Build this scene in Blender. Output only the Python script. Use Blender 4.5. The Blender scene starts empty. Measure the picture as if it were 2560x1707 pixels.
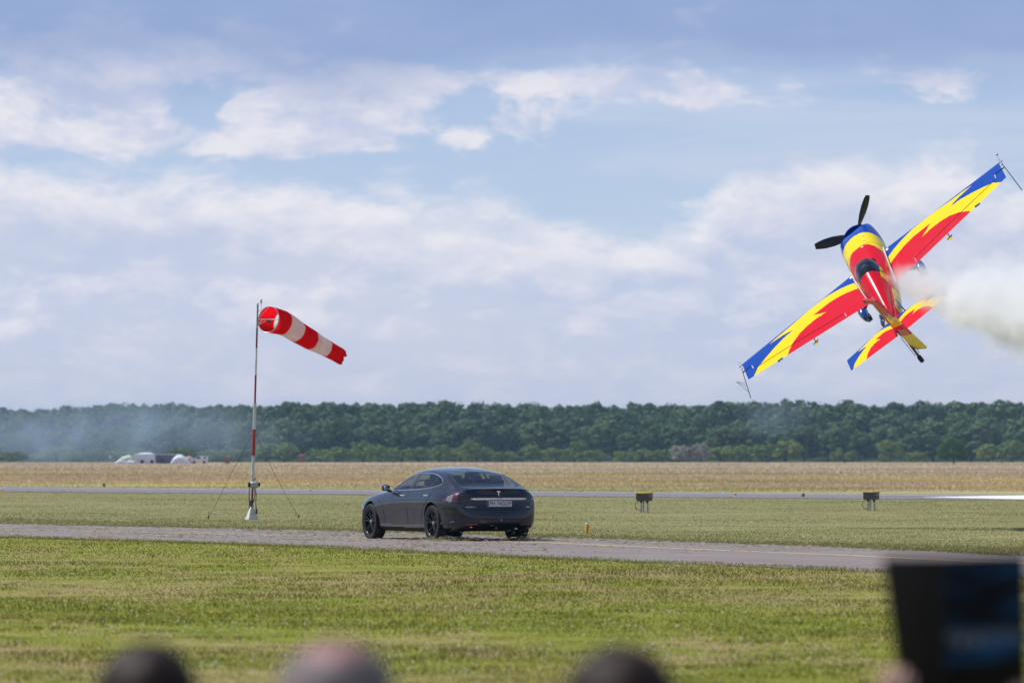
import bpy, bmesh, math, random
import numpy as np
from mathutils import Vector, Matrix

random.seed(7)
RNG = np.random.default_rng(11)
SC = bpy.context.scene
COL = SC.collection
R = math.radians

# ------------------------------------------------------------------ camera
FPX = 14222.2            # focal length in photograph pixels (200 mm on 36 mm over 2560 px)
CAM_H = 1.65
PITCH = math.atan(284.5 / FPX)
cam_d = bpy.data.cameras.new('camera')
cam = bpy.data.objects.new('camera', cam_d)
COL.objects.link(cam)
cam.location = (0, 0, CAM_H)
cam.rotation_euler = (math.pi / 2 + PITCH, 0, 0)
cam_d.lens = 200
cam_d.sensor_width = 36
cam_d.clip_start = 0.5
cam_d.clip_end = 30000
cam_d.dof.use_dof = True
cam_d.dof.focus_distance = 112
cam_d.dof.aperture_fstop = 4.0
SC.camera = cam
SC.render.engine = 'CYCLES'
SC.cycles.use_denoising = True
SC.cycles.max_bounces = 10
SC.cycles.volume_bounces = 8
SC.cycles.transparent_max_bounces = 16
SC.cycles.caustics_reflective = False
SC.cycles.caustics_refractive = False
SC.cycles.sample_clamp_indirect = 6
SC.view_settings.view_transform = 'Standard'
SC.view_settings.look = 'None'
SC.view_settings.gamma = 1
SC.view_settings.exposure = 0.0
SC.view_settings.use_curve_mapping = False

# ------------------------------------------------------------------ node helpers
class V:
    """a shader socket with arithmetic"""
    def __init__(s, nt, sock): s.nt, s.s = nt, sock
    def _m(s, op, *a, clamp=False):
        n = s.nt.nodes.new('ShaderNodeMath'); n.operation = op; n.use_clamp = clamp
        for i, x in enumerate((s,) + a):
            if isinstance(x, V): s.nt.links.new(x.s, n.inputs[i])
            else: n.inputs[i].default_value = x
        return V(s.nt, n.outputs[0])
    def __add__(s, o): return s._m('ADD', o)
    __radd__ = __add__
    def __sub__(s, o): return s._m('SUBTRACT', o)
    def __rsub__(s, o): return (s * -1) + o
    def __mul__(s, o): return s._m('MULTIPLY', o)
    __rmul__ = __mul__
    def __truediv__(s, o): return s._m('DIVIDE', o)
    def abs(s): return s._m('ABSOLUTE')
    def sqrt(s): return s._m('SQRT')
    def pow(s, o): return s._m('POWER', o)
    def max(s, o): return s._m('MAXIMUM', o)
    def min(s, o): return s._m('MINIMUM', o)
    def clamp(s): return s._m('ADD', 0.0, clamp=True)
    def exp(s): return s._m('EXPONENT')
    def smooth(s, a, b):
        n = s.nt.nodes.new('ShaderNodeMapRange'); n.interpolation_type = 'SMOOTHSTEP'
        s.nt.links.new(s.s, n.inputs['Value'])
        for k, x in (('From Min', a), ('From Max', b)):
            if isinstance(x, V): s.nt.links.new(x.s, n.inputs[k])
            else: n.inputs[k].default_value = x
        return V(s.nt, n.outputs['Result'])

def sep(nt, sock):
    n = nt.nodes.new('ShaderNodeSeparateXYZ'); nt.links.new(sock, n.inputs[0])
    return [V(nt, n.outputs[i]) for i in range(3)]

def comb(nt, x, y, z):
    n = nt.nodes.new('ShaderNodeCombineXYZ')
    for i, v in enumerate((x, y, z)):
        if isinstance(v, V): nt.links.new(v.s, n.inputs[i])
        else: n.inputs[i].default_value = v
    return n.outputs[0]

def noise(nt, vec, scale=1.0, detail=4, rough=0.55, dist=0.0, col=False):
    n = nt.nodes.new('ShaderNodeTexNoise')
    n.inputs['Scale'].default_value = scale; n.inputs['Detail'].default_value = detail
    n.inputs['Roughness'].default_value = rough; n.inputs['Distortion'].default_value = dist
    if vec is not None: nt.links.new(vec, n.inputs['Vector'])
    return V(nt, n.outputs['Fac']) if not col else n.outputs['Color']

def mixc(nt, f, a, b, mode='MIX'):
    n = nt.nodes.new('ShaderNodeMix'); n.data_type = 'RGBA'; n.blend_type = mode; n.clamp_factor = True
    if isinstance(f, V): nt.links.new(f.s, n.inputs[0])
    else: n.inputs[0].default_value = f
    for i, c in ((6, a), (7, b)):
        if isinstance(c, (tuple, list)): n.inputs[i].default_value = (*c[:3], 1)
        else: nt.links.new(c, n.inputs[i])
    return n.outputs[2]

def curve(nt, v, pts):
    """piecewise float curve; pts are (x, y) with y in 0..1"""
    x0, x1 = pts[0][0], pts[-1][0]
    n = nt.nodes.new('ShaderNodeFloatCurve')
    c = n.mapping.curves[0]
    q = [((x - x0) / (x1 - x0), y) for x, y in pts]
    c.points[0].location = q[0]; c.points[1].location = q[-1]
    for p in q[1:-1]: c.points.new(*p)
    n.mapping.update()
    u = ((v - x0) * (1 / (x1 - x0))).clamp()
    nt.links.new(u.s, n.inputs['Value'])
    return V(nt, n.outputs[0])

# ------------------------------------------------------------------ sun and sky
SUN = Vector((-0.50, 0.25, 0.83)).normalized()
sl = bpy.data.lights.new('sun', 'SUN')
sl.energy = 4.3; sl.angle = R(0.53); sl.color = (1.0, 0.978, 0.945)
so = bpy.data.objects.new('sun', sl); COL.objects.link(so)
so.rotation_euler = (-SUN).to_track_quat('-Z', 'Y').to_euler()

world = bpy.data.worlds.new('World'); SC.world = world; world.use_nodes = True
nt = world.node_tree; nt.nodes.clear()
wo = nt.nodes.new('ShaderNodeOutputWorld'); bg = nt.nodes.new('ShaderNodeBackground')
nt.links.new(bg.outputs[0], wo.inputs[0])
bg.inputs[1].default_value = 0.1
sky = nt.nodes.new('ShaderNodeTexSky'); sky.sky_type = 'NISHITA'; sky.sun_disc = False
sky.sun_elevation = math.asin(SUN.z); sky.sun_rotation = math.atan2(SUN.x, SUN.y)
sky.air_density = 1.0; sky.dust_density = 0.6; sky.ozone_density = 2.5; sky.altitude = 160
tc = nt.nodes.new('ShaderNodeTexCoord')
dx, dy, dz = sep(nt, tc.outputs['Generated'])
az = dx._m('ARCTAN2', dy) * 14.222      # thousand photograph pixels
el = dz._m('ARCSINE') * 14.222
P = comb(nt, dx * 14.2, dy * 14.2, dz * 31.0)
P2 = comb(nt, dx * 14.2 - 0.03, dy * 14.2, dz * 31.0 + 0.11)
warp = noise(nt, P, 2.2, 3, 0.5) - 0.5
big = noise(nt, P, 1.25, 2, 0.5)
fine = noise(nt, P, 3.4, 9, 0.60, 0.25)
fine2 = noise(nt, P2, 3.4, 9, 0.60, 0.25)
fine3 = noise(nt, P, 5.5, 7, 0.60, 0.4)
def blob(a0, e0, sa, se, w=1.0):
    u = (az - a0) * (1 / sa); v = (el - e0) * (1 / se)
    return ((u * u + v * v) * -1).exp() * w
def px(x, y): return ((x - 1280) / 1000, (1138 - y) / 1000)
# macro cover of the upper broken clouds
cov = None
for (x, y, sx, sy, w) in ((150, 230, 430, 130, .36), (260, 340, 420, 55, .30), (620, 120, 500, 70, .20), (850, 310, 200, 95, .42),
                          (1020, 195, 260, 40, .36), (420, 180, 330, 70, .22), (700, 360, 200, 30, .2), (1540, 205, 330, 42, .34), (1720, 255, 180, 40, .30), (1300, 320, 110, 55, .40),
                          (2330, 205, 150, 40, .30), (610, 282, 55, 34, .55), (1170, 350, 60, 30, .3), (2080, 250, 130, 30, .16),
                          (490, 250, 90, 60, -.25), (1500, 400, 420, 85, -.35), (2200, 330, 400, 45, -.3), (700, 440, 250, 30, -.2)):
    b = blob(*px(x, y), sx / 1000, sy / 1000, w)
    cov = b if cov is None else cov + b
outside = el.smooth(1.15, 2.2)           # above the frame cloud is thinned out to lower the ambient light
cov = cov + outside * 0.04
d_up = (fine + (fine3 - .5) * .55 + cov * 0.86).smooth(0.58, 0.80)
lit_up = ((fine - fine2) * 4.5 + 0.50).clamp()
# cloud bank above the horizon: its top edge follows a curve of azimuth
edge = curve(nt, az, [(-1.6, .74), (-1.28, .735), (-.85, .70), (-.62, .665), (-.43, .69), (-.18, .645), (.02, .645), (.25, .56), (.42, .53),
                      (.52, .66), (.72, .745), (1.0, .735), (1.28, .715), (1.6, .72)])
de = edge - el + (fine - 0.5) * 0.36 + (fine3 - .5) * .16 + warp * 0.16
d_bank = de.smooth(-0.06, 0.10)
bank_lit = de.smooth(0.26, 0.0) * 0.75 + (fine3 - 0.47) * 2.2 + (fine - fine2) * 2.4
# smooth dark layer at the top
d_top = (el + (big - 0.5) * 0.30 + warp * 0.12).smooth(0.86, 1.06) * outside._m('MULTIPLY', -0.8)._m('ADD', 1.0)
K = 10.0
def c(r, g, b): return (r * K, g * K, b * K)
clear = mixc(nt, el.smooth(0.25, 1.15), c(.53, .655, .85), c(.39, .52, .78))
streak = noise(nt, comb(nt, dx * 9.0, dy * 9.0, dz * 75.0), 1.0, 6, 0.62, 0.5)
clear = mixc(nt, streak.smooth(.44, .72) * .6, clear, c(.64, .69, .84))
clear = mixc(nt, outside, clear, sky.outputs[0])
clear = mixc(nt, 0.12, clear, sky.outputs[0])
c1 = mixc(nt, (lit_up * 0.8 + fine3 * 0.5 - 0.2).clamp(), c(.56, .61, .79), c(.88, .85, .89))
s1 = mixc(nt, d_up * 0.92, clear, c1)
top_c = mixc(nt, (fine * 0.7 + big * 0.6 - 0.15).clamp(), c(.20, .315, .59), c(.36, .45, .69))
s2 = mixc(nt, d_top * 0.85, s1, top_c)
low = mixc(nt, (fine3 * 1.5 - 0.4 + (big - 0.5)).clamp(), c(.54, .605, .78), c(.68, .69, .80))
bank_c = mixc(nt, bank_lit.clamp(), low, c(.86, .84, .89))
s3 = mixc(nt, d_bank * 0.93, s2, bank_c)
s3 = mixc(nt, el.smooth(0.42, 0.05) * 0.75, s3, c(.555, .585, .715))
nt.links.new(s3, bg.inputs[0])

# ------------------------------------------------------------------ pixel <-> place
def pix(x, y, D):
    u = (x - 1280) / FPX; v = (853.5 - y) / FPX
    d = Vector((u, math.cos(PITCH) - v * math.sin(PITCH), math.sin(PITCH) + v * math.cos(PITCH)))
    return Vector((0, 0, CAM_H)) + d * (D / d.y)
def gnd(x, y, z=0.0):
    d = pix(x, y, 1.0) - Vector((0, 0, CAM_H))
    t = (z - CAM_H) / d.z
    return Vector((0, 0, CAM_H)) + d * t

# ------------------------------------------------------------------ mesh helpers
def tag(o, label=None, cat=None, group=None, kind=None):
    if label: o['label'] = label
    if cat: o['category'] = cat
    if group: o['group'] = group
    if kind: o['kind'] = kind
    return o
def empty(name, loc=(0, 0, 0), rz=0.0, parent=None):
    o = bpy.data.objects.new(name, None); COL.objects.link(o)
    o.location = loc; o.rotation_euler = (0, 0, rz); o.empty_display_size = 0.2
    if parent: o.parent = parent
    return o
def link(name, me, mat=None, parent=None, smooth=True, sharp=None):
    o = bpy.data.objects.new(name, me); COL.objects.link(o)
    if mat is not None and not me.materials: me.materials.append(mat)
    if parent: o.parent = parent
    if smooth and len(me.polygons):
        me.polygons.foreach_set('use_smooth', np.ones(len(me.polygons), bool))
        if sharp is not None: me.set_sharp_from_angle(angle=R(sharp))
    me.update()
    return o
def pyd(name, verts, faces, mat=None, parent=None, smooth=True, sharp=None):
    me = bpy.data.meshes.new(name)
    me.from_pydata([tuple(v) for v in verts], [], [tuple(f) for f in faces])
    return link(name, me, mat, parent, smooth, sharp)
def fast(name, verts, faces, n, mat=None, parent=None, smooth=False, sharp=None):
    """verts (N,3) array, faces (M,n) array"""
    me = bpy.data.meshes.new(name)
    verts = np.ascontiguousarray(verts, np.float32); faces = np.ascontiguousarray(faces, np.int32)
    me.vertices.add(len(verts)); me.vertices.foreach_set('co', verts.ravel())
    me.loops.add(faces.size); me.loops.foreach_set('vertex_index', faces.ravel())
    me.polygons.add(len(faces))
    me.polygons.foreach_set('loop_start', np.arange(0, faces.size, n, dtype=np.int32))
    me.update(calc_edges=True); me.validate()
    return link(name, me, mat, parent, smooth, sharp)

class MB:
    """collects shapes into one mesh"""
    def __init__(s): s.v, s.f = [], []
    def add(s, vs, fs):
        b = len(s.v); s.v += [tuple(v) for v in vs]; s.f += [tuple(i + b for i in f) for f in fs]
        return s
    def box(s, cx, cy, cz, sx, sy, sz, bev=0.0, taper=(1, 1)):
        x, y, z = sx / 2, sy / 2, sz / 2
        if bev <= 0:
            vs = []
            for k, t in ((-1, taper), (1, (1, 1))):
                for a, b in ((-1, -1), (1, -1), (1, 1), (-1, 1)):
                    vs.append((cx + a * x * (t[0] if k < 0 else 1), cy + b * y * (t[1] if k < 0 else 1), cz + k * z))
            return s.add(vs, [(3, 2, 1, 0), (4, 5, 6, 7), (0, 1, 5, 4), (1, 2, 6, 5), (2, 3, 7, 6), (3, 0, 4, 7)])
        bm = bmesh.new(); bmesh.ops.create_cube(bm, size=1)
        for v in bm.verts:
            k = v.co.z < 0
            v.co = Vector((v.co.x * sx * (taper[0] if k else 1) + cx, v.co.y * sy * (taper[1] if k else 1) + cy, v.co.z * sz + cz))
        bmesh.ops.bevel(bm, geom=list(bm.edges), offset=bev, segments=3, affect='EDGES', profile=0.5)
        bm.verts.index_update()
        s.add([v.co[:] for v in bm.verts], [[v.index for v in f.verts] for f in bm.faces]); bm.free()
        return s
    def tube(s, pts, r, n=8, cap=True):
        pts = [Vector(p) for p in pts]; rs = r if isinstance(r, (list, tuple)) else [r] * len(pts)
        vs, fs = [], []
        up = Vector((0, 0, 1))
        prev = None
        for i, p in enumerate(pts):
            t = (pts[min(i + 1, len(pts) - 1)] - pts[max(i - 1, 0)]).normalized()
            if prev is None:
                a = t.orthogonal().normalized()
            else:
                a = (prev - t * prev.dot(t))
                a = a.normalized() if a.length > 1e-6 else t.orthogonal().normalized()
            prev = a; b = t.cross(a)
            for k in range(n):
                q = 2 * math.pi * k / n
                vs.append(p + (a * math.cos(q) + b * math.sin(q)) * rs[i])
        for i in range(len(pts) - 1):
            for k in range(n):
                fs.append((i * n + k, i * n + (k + 1) % n, (i + 1) * n + (k + 1) % n, (i + 1) * n + k))
        if cap:
            fs.append(tuple(range(n - 1, -1, -1))); m = (len(pts) - 1) * n
            fs.append(tuple(m + k for k in range(n)))
        return s.add(vs, fs)
    def lathe(s, prof, n=24, axis='Z', o=(0, 0, 0)):
        vs, fs = [], []
        for (r, h) in prof:
            for k in range(n):
                q = 2 * math.pi * k / n
                a, b = r * math.cos(q), r * math.sin(q)
                v = {'Z': (a, b, h), 'Y': (a, h, b), 'X': (h, a, b)}[axis]
                vs.append((v[0] + o[0], v[1] + o[1], v[2] + o[2]))
        for i in range(len(prof) - 1):
            for k in range(n):
                fs.append((i * n + k, i * n + (k + 1) % n, (i + 1) * n + (k + 1) % n, (i + 1) * n + k))
        return s.add(vs, fs)
    def ball(s, cx, cy, cz, rx, ry, rz, n=16, m=10):
        vs, fs = [], []
        for i in range(m + 1):
            t = math.pi * i / m
            for k in range(n):
                q = 2 * math.pi * k / n
                vs.append((cx + rx * math.sin(t) * math.cos(q), cy + ry * math.sin(t) * math.sin(q), cz + rz * math.cos(t)))
        for i in range(m):
            for k in range(n):
                fs.append((i * n + k, (i + 1) * n + k, (i + 1) * n + (k + 1) % n, i * n + (k + 1) % n))
        return s.add(vs, fs)
    def prism(s, poly, h0, h1, axis='Z'):
        n = len(poly); vs = []
        for h in (h0, h1):
            for a, b in poly:
                vs.append({'Z': (a, b, h), 'Y': (a, h, b), 'X': (h, a, b)}[axis])
        fs = [tuple(range(n - 1, -1, -1)), tuple(range(n, 2 * n))]
        fs += [(i, (i + 1) % n, n + (i + 1) % n, n + i) for i in range(n)]
        return s.add(vs, fs)
    def build(s, name, mat, parent=None, smooth=True, sharp=35):
        o = pyd(name, s.v, s.f, mat, parent, smooth, sharp)
        bm = bmesh.new(); bm.from_mesh(o.data)
        bmesh.ops.remove_doubles(bm, verts=bm.verts, dist=1e-5)
        bmesh.ops.recalc_face_normals(bm, faces=bm.faces); bm.to_mesh(o.data); bm.free()
        if smooth and sharp: o.data.set_sharp_from_angle(angle=R(sharp))
        return o

def pchip(xs, ys, x):
    xs, ys = np.asarray(xs, float), np.asarray(ys, float)
    if xs[0] > xs[-1]: xs, ys = xs[::-1], ys[::-1]
    h = np.diff(xs); d = np.diff(ys) / h; m = np.zeros_like(ys)
    for i in range(1, len(xs) - 1):
        if d[i - 1] * d[i] > 0:
            w1, w2 = 2 * h[i] + h[i - 1], h[i] + 2 * h[i - 1]
            m[i] = (w1 + w2) / (w1 / d[i - 1] + w2 / d[i])
    m[0], m[-1] = d[0], d[-1]
    x = np.clip(x, xs[0], xs[-1]); k = np.clip(np.searchsorted(xs, x) - 1, 0, len(xs) - 2)
    t = (x - xs[k]) / h[k]
    return ((1 + 2 * t) * (1 - t) ** 2 * ys[k] + t * (1 - t) ** 2 * h[k] * m[k]
            + t * t * (3 - 2 * t) * ys[k + 1] + t * t * (t - 1) * h[k] * m[k + 1])
def cspline(pts, t):
    """natural cubic spline through control rows pts (n, ...) at uniform parameter t in 0..n-1"""
    P = np.asarray(pts, float); n = len(P)
    A = np.zeros((n, n)); B = np.zeros_like(P)
    A[0, 0] = A[-1, -1] = 1
    for i in range(1, n - 1):
        A[i, i - 1] = A[i, i + 1] = 1; A[i, i] = 4
        B[i] = 6 * (P[i + 1] - 2 * P[i] + P[i - 1])
    M = np.linalg.solve(A, B.reshape(n, -1)).reshape(P.shape)
    t = np.asarray(t, float); k = np.clip(t.astype(int), 0, n - 2); f = (t - k).reshape((-1,) + (1,) * (P.ndim - 1))
    a, b = 1 - f, f
    return a * P[k] + b * P[k + 1] + ((a ** 3 - a) * M[k] + (b ** 3 - b) * M[k + 1]) / 6
def inpoly(x, y, poly):
    x, y = np.asarray(x), np.asarray(y); r = np.zeros(x.shape, bool); n = len(poly)
    for i in range(n):
        x0, y0 = poly[i]; x1, y1 = poly[(i + 1) % n]
        if y0 == y1: continue
        cnd = ((y0 > y) != (y1 > y)) & (x < (x1 - x0) * (y - y0) / (y1 - y0) + x0)
        r ^= cnd
    return r
def smoothpoly(pts, n=8, closed=False):
    """Catmull-Rom resample of a polyline"""
    P = [np.array(p, float) for p in pts]; out = []
    m = len(P)
    for i in range(m if closed else m - 1):
        p0, p1, p2, p3 = (P[(i - 1) % m] if closed or i > 0 else P[i]), P[i], P[(i + 1) % m], (P[(i + 2) % m] if closed or i + 2 < m else P[i + 1])
        for k in range(n):
            t = k / n
            out.append(0.5 * (2 * p1 + (p2 - p0) * t + (2 * p0 - 5 * p1 + 4 * p2 - p3) * t * t + (3 * p1 - p0 - 3 * p2 + p3) * t ** 3))
    if not closed: out.append(P[-1])
    return out

# ------------------------------------------------------------------ materials
def new_mat(name):
    m = bpy.data.materials.new(name); m.use_nodes = True; t = m.node_tree; t.nodes.clear()
    o = t.nodes.new('ShaderNodeOutputMaterial')
    return m, t, o
def pmat(name, col, rough=0.5, metal=0.0, var=0.12, scale=6.0, coat=0.0, spec=0.5, bump=0.0, col2=None, trans=0.0, obj=True):
    m, t, o = new_mat(name)
    b = t.nodes.new('ShaderNodeBsdfPrincipled'); t.links.new(b.outputs[0], o.inputs[0])
    tcn = t.nodes.new('ShaderNodeTexCoord'); vec = tcn.outputs['Object']
    nz = noise(t, vec, scale, 5, 0.6)
    lo = tuple(x * (1 - var) for x in col); hi = tuple(min(1, x * (1 + var)) for x in (col2 or col))
    cc = mixc(t, nz.smooth(0.3, 0.7), lo, hi)
    t.links.new(cc, b.inputs['Base Color'])
    rr = (nz * 0.16 + (rough - 0.08)).clamp(); t.links.new(rr.s, b.inputs['Roughness'])
    b.inputs['Metallic'].default_value = metal; b.inputs['Coat Weight'].default_value = coat
    b.inputs['Coat Roughness'].default_value = 0.04; b.inputs['Specular IOR Level'].default_value = spec
    if bump:
        bn = t.nodes.new('ShaderNodeBump'); bn.inputs['Strength'].default_value = bump
        t.links.new(noise(t, vec, scale * 4, 4, 0.6).s, bn.inputs['Height']); t.links.new(bn.outputs[0], b.inputs['Normal'])
    return m
def attr_paint(name, rough=0.18, coat=0.6, dirt=0.08):
    m, t, o = new_mat(name)
    b = t.nodes.new('ShaderNodeBsdfPrincipled'); t.links.new(b.outputs[0], o.inputs[0])
    a = t.nodes.new('ShaderNodeAttribute'); a.attribute_name = 'paint'
    tcn = t.nodes.new('ShaderNodeTexCoord')
    nz = noise(t, tcn.outputs['Object'], 3.0, 5, 0.6)
    cc = mixc(t, nz.smooth(0.45, 0.8) * dirt, a.outputs['Color'], (0.12, 0.1, 0.09))
    t.links.new(cc, b.inputs['Base Color'])
    t.links.new((nz * 0.12 + (rough - 0.05)).s, b.inputs['Roughness'])
    b.inputs['Coat Weight'].default_value = coat; b.inputs['Coat Roughness'].default_value = 0.05; b.inputs['Specular IOR Level'].default_value = 0.12
    return m
def glass_mat(name, tint, refl=0.09, rough=0.02):
    m, t, o = new_mat(name)
    tr = t.nodes.new('ShaderNodeBsdfTransparent'); gl = t.nodes.new('ShaderNodeBsdfGlossy'); mx = t.nodes.new('ShaderNodeMixShader')
    tcn = t.nodes.new('ShaderNodeTexCoord'); nz = noise(t, tcn.outputs['Object'], 2.0, 3)
    tr.inputs[0].default_value = (*tint, 1); gl.inputs['Roughness'].default_value = rough
    gl.inputs[0].default_value = (.95, .97, 1, 1)
    lw = t.nodes.new('ShaderNodeLayerWeight'); lw.inputs[0].default_value = 0.5
    f = (V(t, lw.outputs['Facing']).pow(5.0) * 0.9 + refl + (nz - 0.5) * 0.03).clamp()
    t.links.new(f.s, mx.inputs[0]); t.links.new(tr.outputs[0], mx.inputs[1]); t.links.new(gl.outputs[0], mx.inputs[2])
    t.links.new(mx.outputs[0], o.inputs[0])
    return m

M = {}
M['white'] = pmat('white_paint', (.78, .78, .76), .45, var=.08)
M['mast_white'] = pmat('weathered_white_paint', (.62, .63, .64), .5, var=.15, scale=4)
M['mast_red'] = pmat('faded_red_paint', (.42, .02, .03), .45, var=.2, scale=4)
M['mast_dark_red'] = pmat('dark_red_paint', (.20, .02, .03), .5, var=.2, scale=4)
M['grey_metal'] = pmat('galvanised_steel', (.36, .38, .41), .45, .6, var=.15)
M['dark_grey'] = pmat('dark_grey_metal', (.06, .065, .075), .45, .1, var=.2)
M['black'] = pmat('black_plastic', (.007, .007, .008), .5, var=.3, spec=.15)
M['gloss_black'] = pmat('gloss_black', (.008, .008, .01), .12, var=.2, coat=.5)
M['rubber'] = pmat('tyre_rubber', (.016, .016, .017), .8, var=.35, scale=20, bump=.2)
M['chrome'] = pmat('chrome', (.80, .82, .85), .08, 1.0, var=.03)
M['blue_plastic'] = pmat('blue_plug', (.03, .12, .45), .4)
M['yellow'] = pmat('signal_yellow', (.88, .50, .02), .45, var=.15)
M['orange'] = pmat('amber_post', (.78, .38, .012), .45, var=.2)
M['concrete'] = pmat('whitewashed_concrete', (.62, .61, .58), .85, var=.15, scale=9, bump=.3)
M['wire'] = pmat('steel_wire', (.10, .10, .105), .5, .7)
M['skin'] = pmat('skin', (.60, .36, .28), .5, var=.12, spec=.25)
M['hair_dark'] = pmat('dark_hair', (.030, .018, .015), .6, var=.4, scale=40, bump=.5, spec=.15)
M['hair_grey'] = pmat('thin_grey_hair', (.20, .16, .165), .7, var=.3, scale=40, bump=.5, spec=.2)
M['cloth_dark'] = pmat('dark_cloth', (.03, .032, .04), .9, var=.3, scale=20)
M['cloth_blue'] = pmat('blue_cloth', (.05, .08, .16), .9, var=.3, scale=20)
M['cloth_grey'] = pmat('grey_cloth', (.22, .22, .23), .9, var=.3, scale=20)
# ------------------------------------------------------------------ grass and ground colours
def grass_col(t, blades):
    geo = t.nodes.new('ShaderNodeNewGeometry')
    pos = geo.outputs['Position']
    X, Y, Z = sep(t, pos)
    flat = comb(t, X, Y, 0.0)
    n_big = noise(t, flat, 0.10, 4, 0.6)
    n_mid = noise(t, flat, 0.55, 4, 0.6)
    n_sml = noise(t, flat, 5.0, 4, 0.65)
    mix = n_big * 0.45 + n_mid * 0.35 + n_sml * 0.2
    rnd = V(t, geo.outputs['Random Per Island']) if blades else n_sml
    yb = Y + X * 0.55
    # near meadow: mown in strips, some green and some burnt brown
    band = curve(t, yb, [(38, .55), (44, .62), (50, .42), (54, .22), (61, .14), (65, .48), (69, .72), (78, .70), (86, .55), (90, .26), (100, .22), (125, .3)])
    n_pat = noise(t, comb(t, X * .8, Y * .25, 5.0), 1.0, 4, .6)
    dry = ((band - 0.46) * 0.40 + (mix - 0.5) * 1.9 + (n_pat - .5) * 1.6 + 0.42 + (rnd - 0.5) * 0.7).clamp()
    g = mixc(t, ((n_mid - 0.5) * 2.2 + 0.5).clamp(), (.140, .165, .015), (.265, .262, .033))
    g = mixc(t, yb.smooth(82, 93) * 0.55, g, (.255, .265, .042))
    d = mixc(t, n_sml.smooth(.3, .7), (.215, .172, .058), (.365, .288, .125))
    near = mixc(t, dry.smooth(0.30, 0.80), g, d)
    # middle strip between taxiway and runway
    mg = mixc(t, (mix * 2.2 - 0.6).clamp(), (.180, .190, .060), (.27, .25, .095))
    md = mixc(t, n_mid.smooth(.35, .65), (.265, .235, .115), (.345, .30, .165))
    mid = mixc(t, ((mix - 0.5) * 3 + 0.30 + (rnd - 0.5) * 0.5).clamp(), mg, md)
    # far meadow: straw, pinkish seed heads, some green streaks along the runway
    r = (Y - 246) + X * 1.2
    pk = noise(t, comb(t, X * 0.25, Y * 0.10, 3.0), 0.16, 4, 0.6)
    f1 = mixc(t, pk.smooth(.38, .62), (.50, .40, .17), (.46, .335, .225))
    f2 = mixc(t, r.smooth(160, 330), f1, mixc(t, pk.smooth(.35, .7), (.45, .32, .235), (.47, .375, .225)))
    gs = noise(t, comb(t, X * 0.1, Y * 0.10, 9.0), 0.13, 3, 0.6)
    far = mixc(t, (gs.smooth(.49, .62) * 0.75).max(r.smooth(45, 22) * 0.85), f2, (.28, .285, .09))
    far = mixc(t, (rnd - 0.3) * 0.3, far, (.52, .41, .25))
    q = (Y - 109) + X * 2.14
    a = mixc(t, q.smooth(-3, 3), near, mid)
    a = mixc(t, r.smooth(-6, 6), a, far)
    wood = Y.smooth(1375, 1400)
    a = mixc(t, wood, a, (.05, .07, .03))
    if blades:
        r2 = (rnd * 7.31)._m('FRACT')
        nz_ = r.smooth(40, -10)
        a = mixc(t, r2.smooth(.80, .95) * 0.55 * nz_, a, (.50, .45, .27))
        a = mixc(t, r2.smooth(.22, .05) * 0.4 * nz_, a, (.09, .125, .03))
        hsv = t.nodes.new('ShaderNodeHueSaturation'); t.links.new(a, hsv.inputs['Color'])
        amp = q.smooth(30, -5) * .7 + .40
        t.links.new(((rnd - .5) * amp + 1.0).s, hsv.inputs['Value']); a = hsv.outputs[0]
    return a
def ground_mat():
    m, t, o = new_mat('meadow_ground')
    b = t.nodes.new('ShaderNodeBsdfPrincipled'); t.links.new(b.outputs[0], o.inputs[0])
    t.links.new(grass_col(t, False), b.inputs['Base Color'])
    b.inputs['Roughness'].default_value = 0.95; b.inputs['Specular IOR Level'].default_value = 0.1
    return m
def blade_mat():
    m, t, o = new_mat('grass_blades')
    df = t.nodes.new('ShaderNodeBsdfDiffuse'); tl = t.nodes.new('ShaderNodeBsdfTranslucent'); mx = t.nodes.new('ShaderNodeMixShader')
    cc = grass_col(t, True)
    t.links.new(cc, df.inputs[0]); t.links.new(cc, tl.inputs[0]); mx.inputs[0].default_value = 0.45
    t.links.new(df.outputs[0], mx.inputs[1]); t.links.new(tl.outputs[0], mx.inputs[2]); t.links.new(mx.outputs[0], o.inputs[0])
    return m
M['ground'] = ground_mat(); M['blades'] = blade_mat()
def asphalt_mat(name, c0, c1):
    m, t, o = new_mat(name)
    b = t.nodes.new('ShaderNodeBsdfPrincipled'); t.links.new(b.outputs[0], o.inputs[0])
    geo = t.nodes.new('ShaderNodeNewGeometry'); X, Y, Z = sep(t, geo.outputs['Position']); fl = comb(t, X, Y, 0.0)
    n1 = noise(t, fl, 0.35, 4, 0.6); n2 = noise(t, fl, 45.0, 4, 0.8)
    # streaks laid along the paving direction
    sx = X * 0.91 + Y * 0.42; sy = Y * 0.91 - X * 0.42
    n3 = noise(t, comb(t, sx * 1.6, sy * 0.06, 0.0), 1.0, 4, 0.6)
    cc = mixc(t, (n1 * 0.45 + n2 * 0.4 + n3 * 0.5 - 0.18).clamp().smooth(.25, .75), c0, c1)
    t.links.new(cc, b.inputs['Base Color']); b.inputs['Roughness'].default_value = 0.9; b.inputs['Specular IOR Level'].default_value = 0.25
    return m
M['asphalt'] = asphalt_mat('worn_asphalt', (.178, .146, .136), (.292, .244, .226))
M['runway'] = asphalt_mat('runway_asphalt', (.17, .15, .165), (.245, .22, .235))
M['mark_white'] = pmat('runway_white_paint', (.80, .80, .79), .8, var=.1, scale=.8)
M['mark_yellow'] = pmat('taxiway_yellow_paint', (.62, .46, .20), .85, var=.25, scale=1.5)

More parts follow.
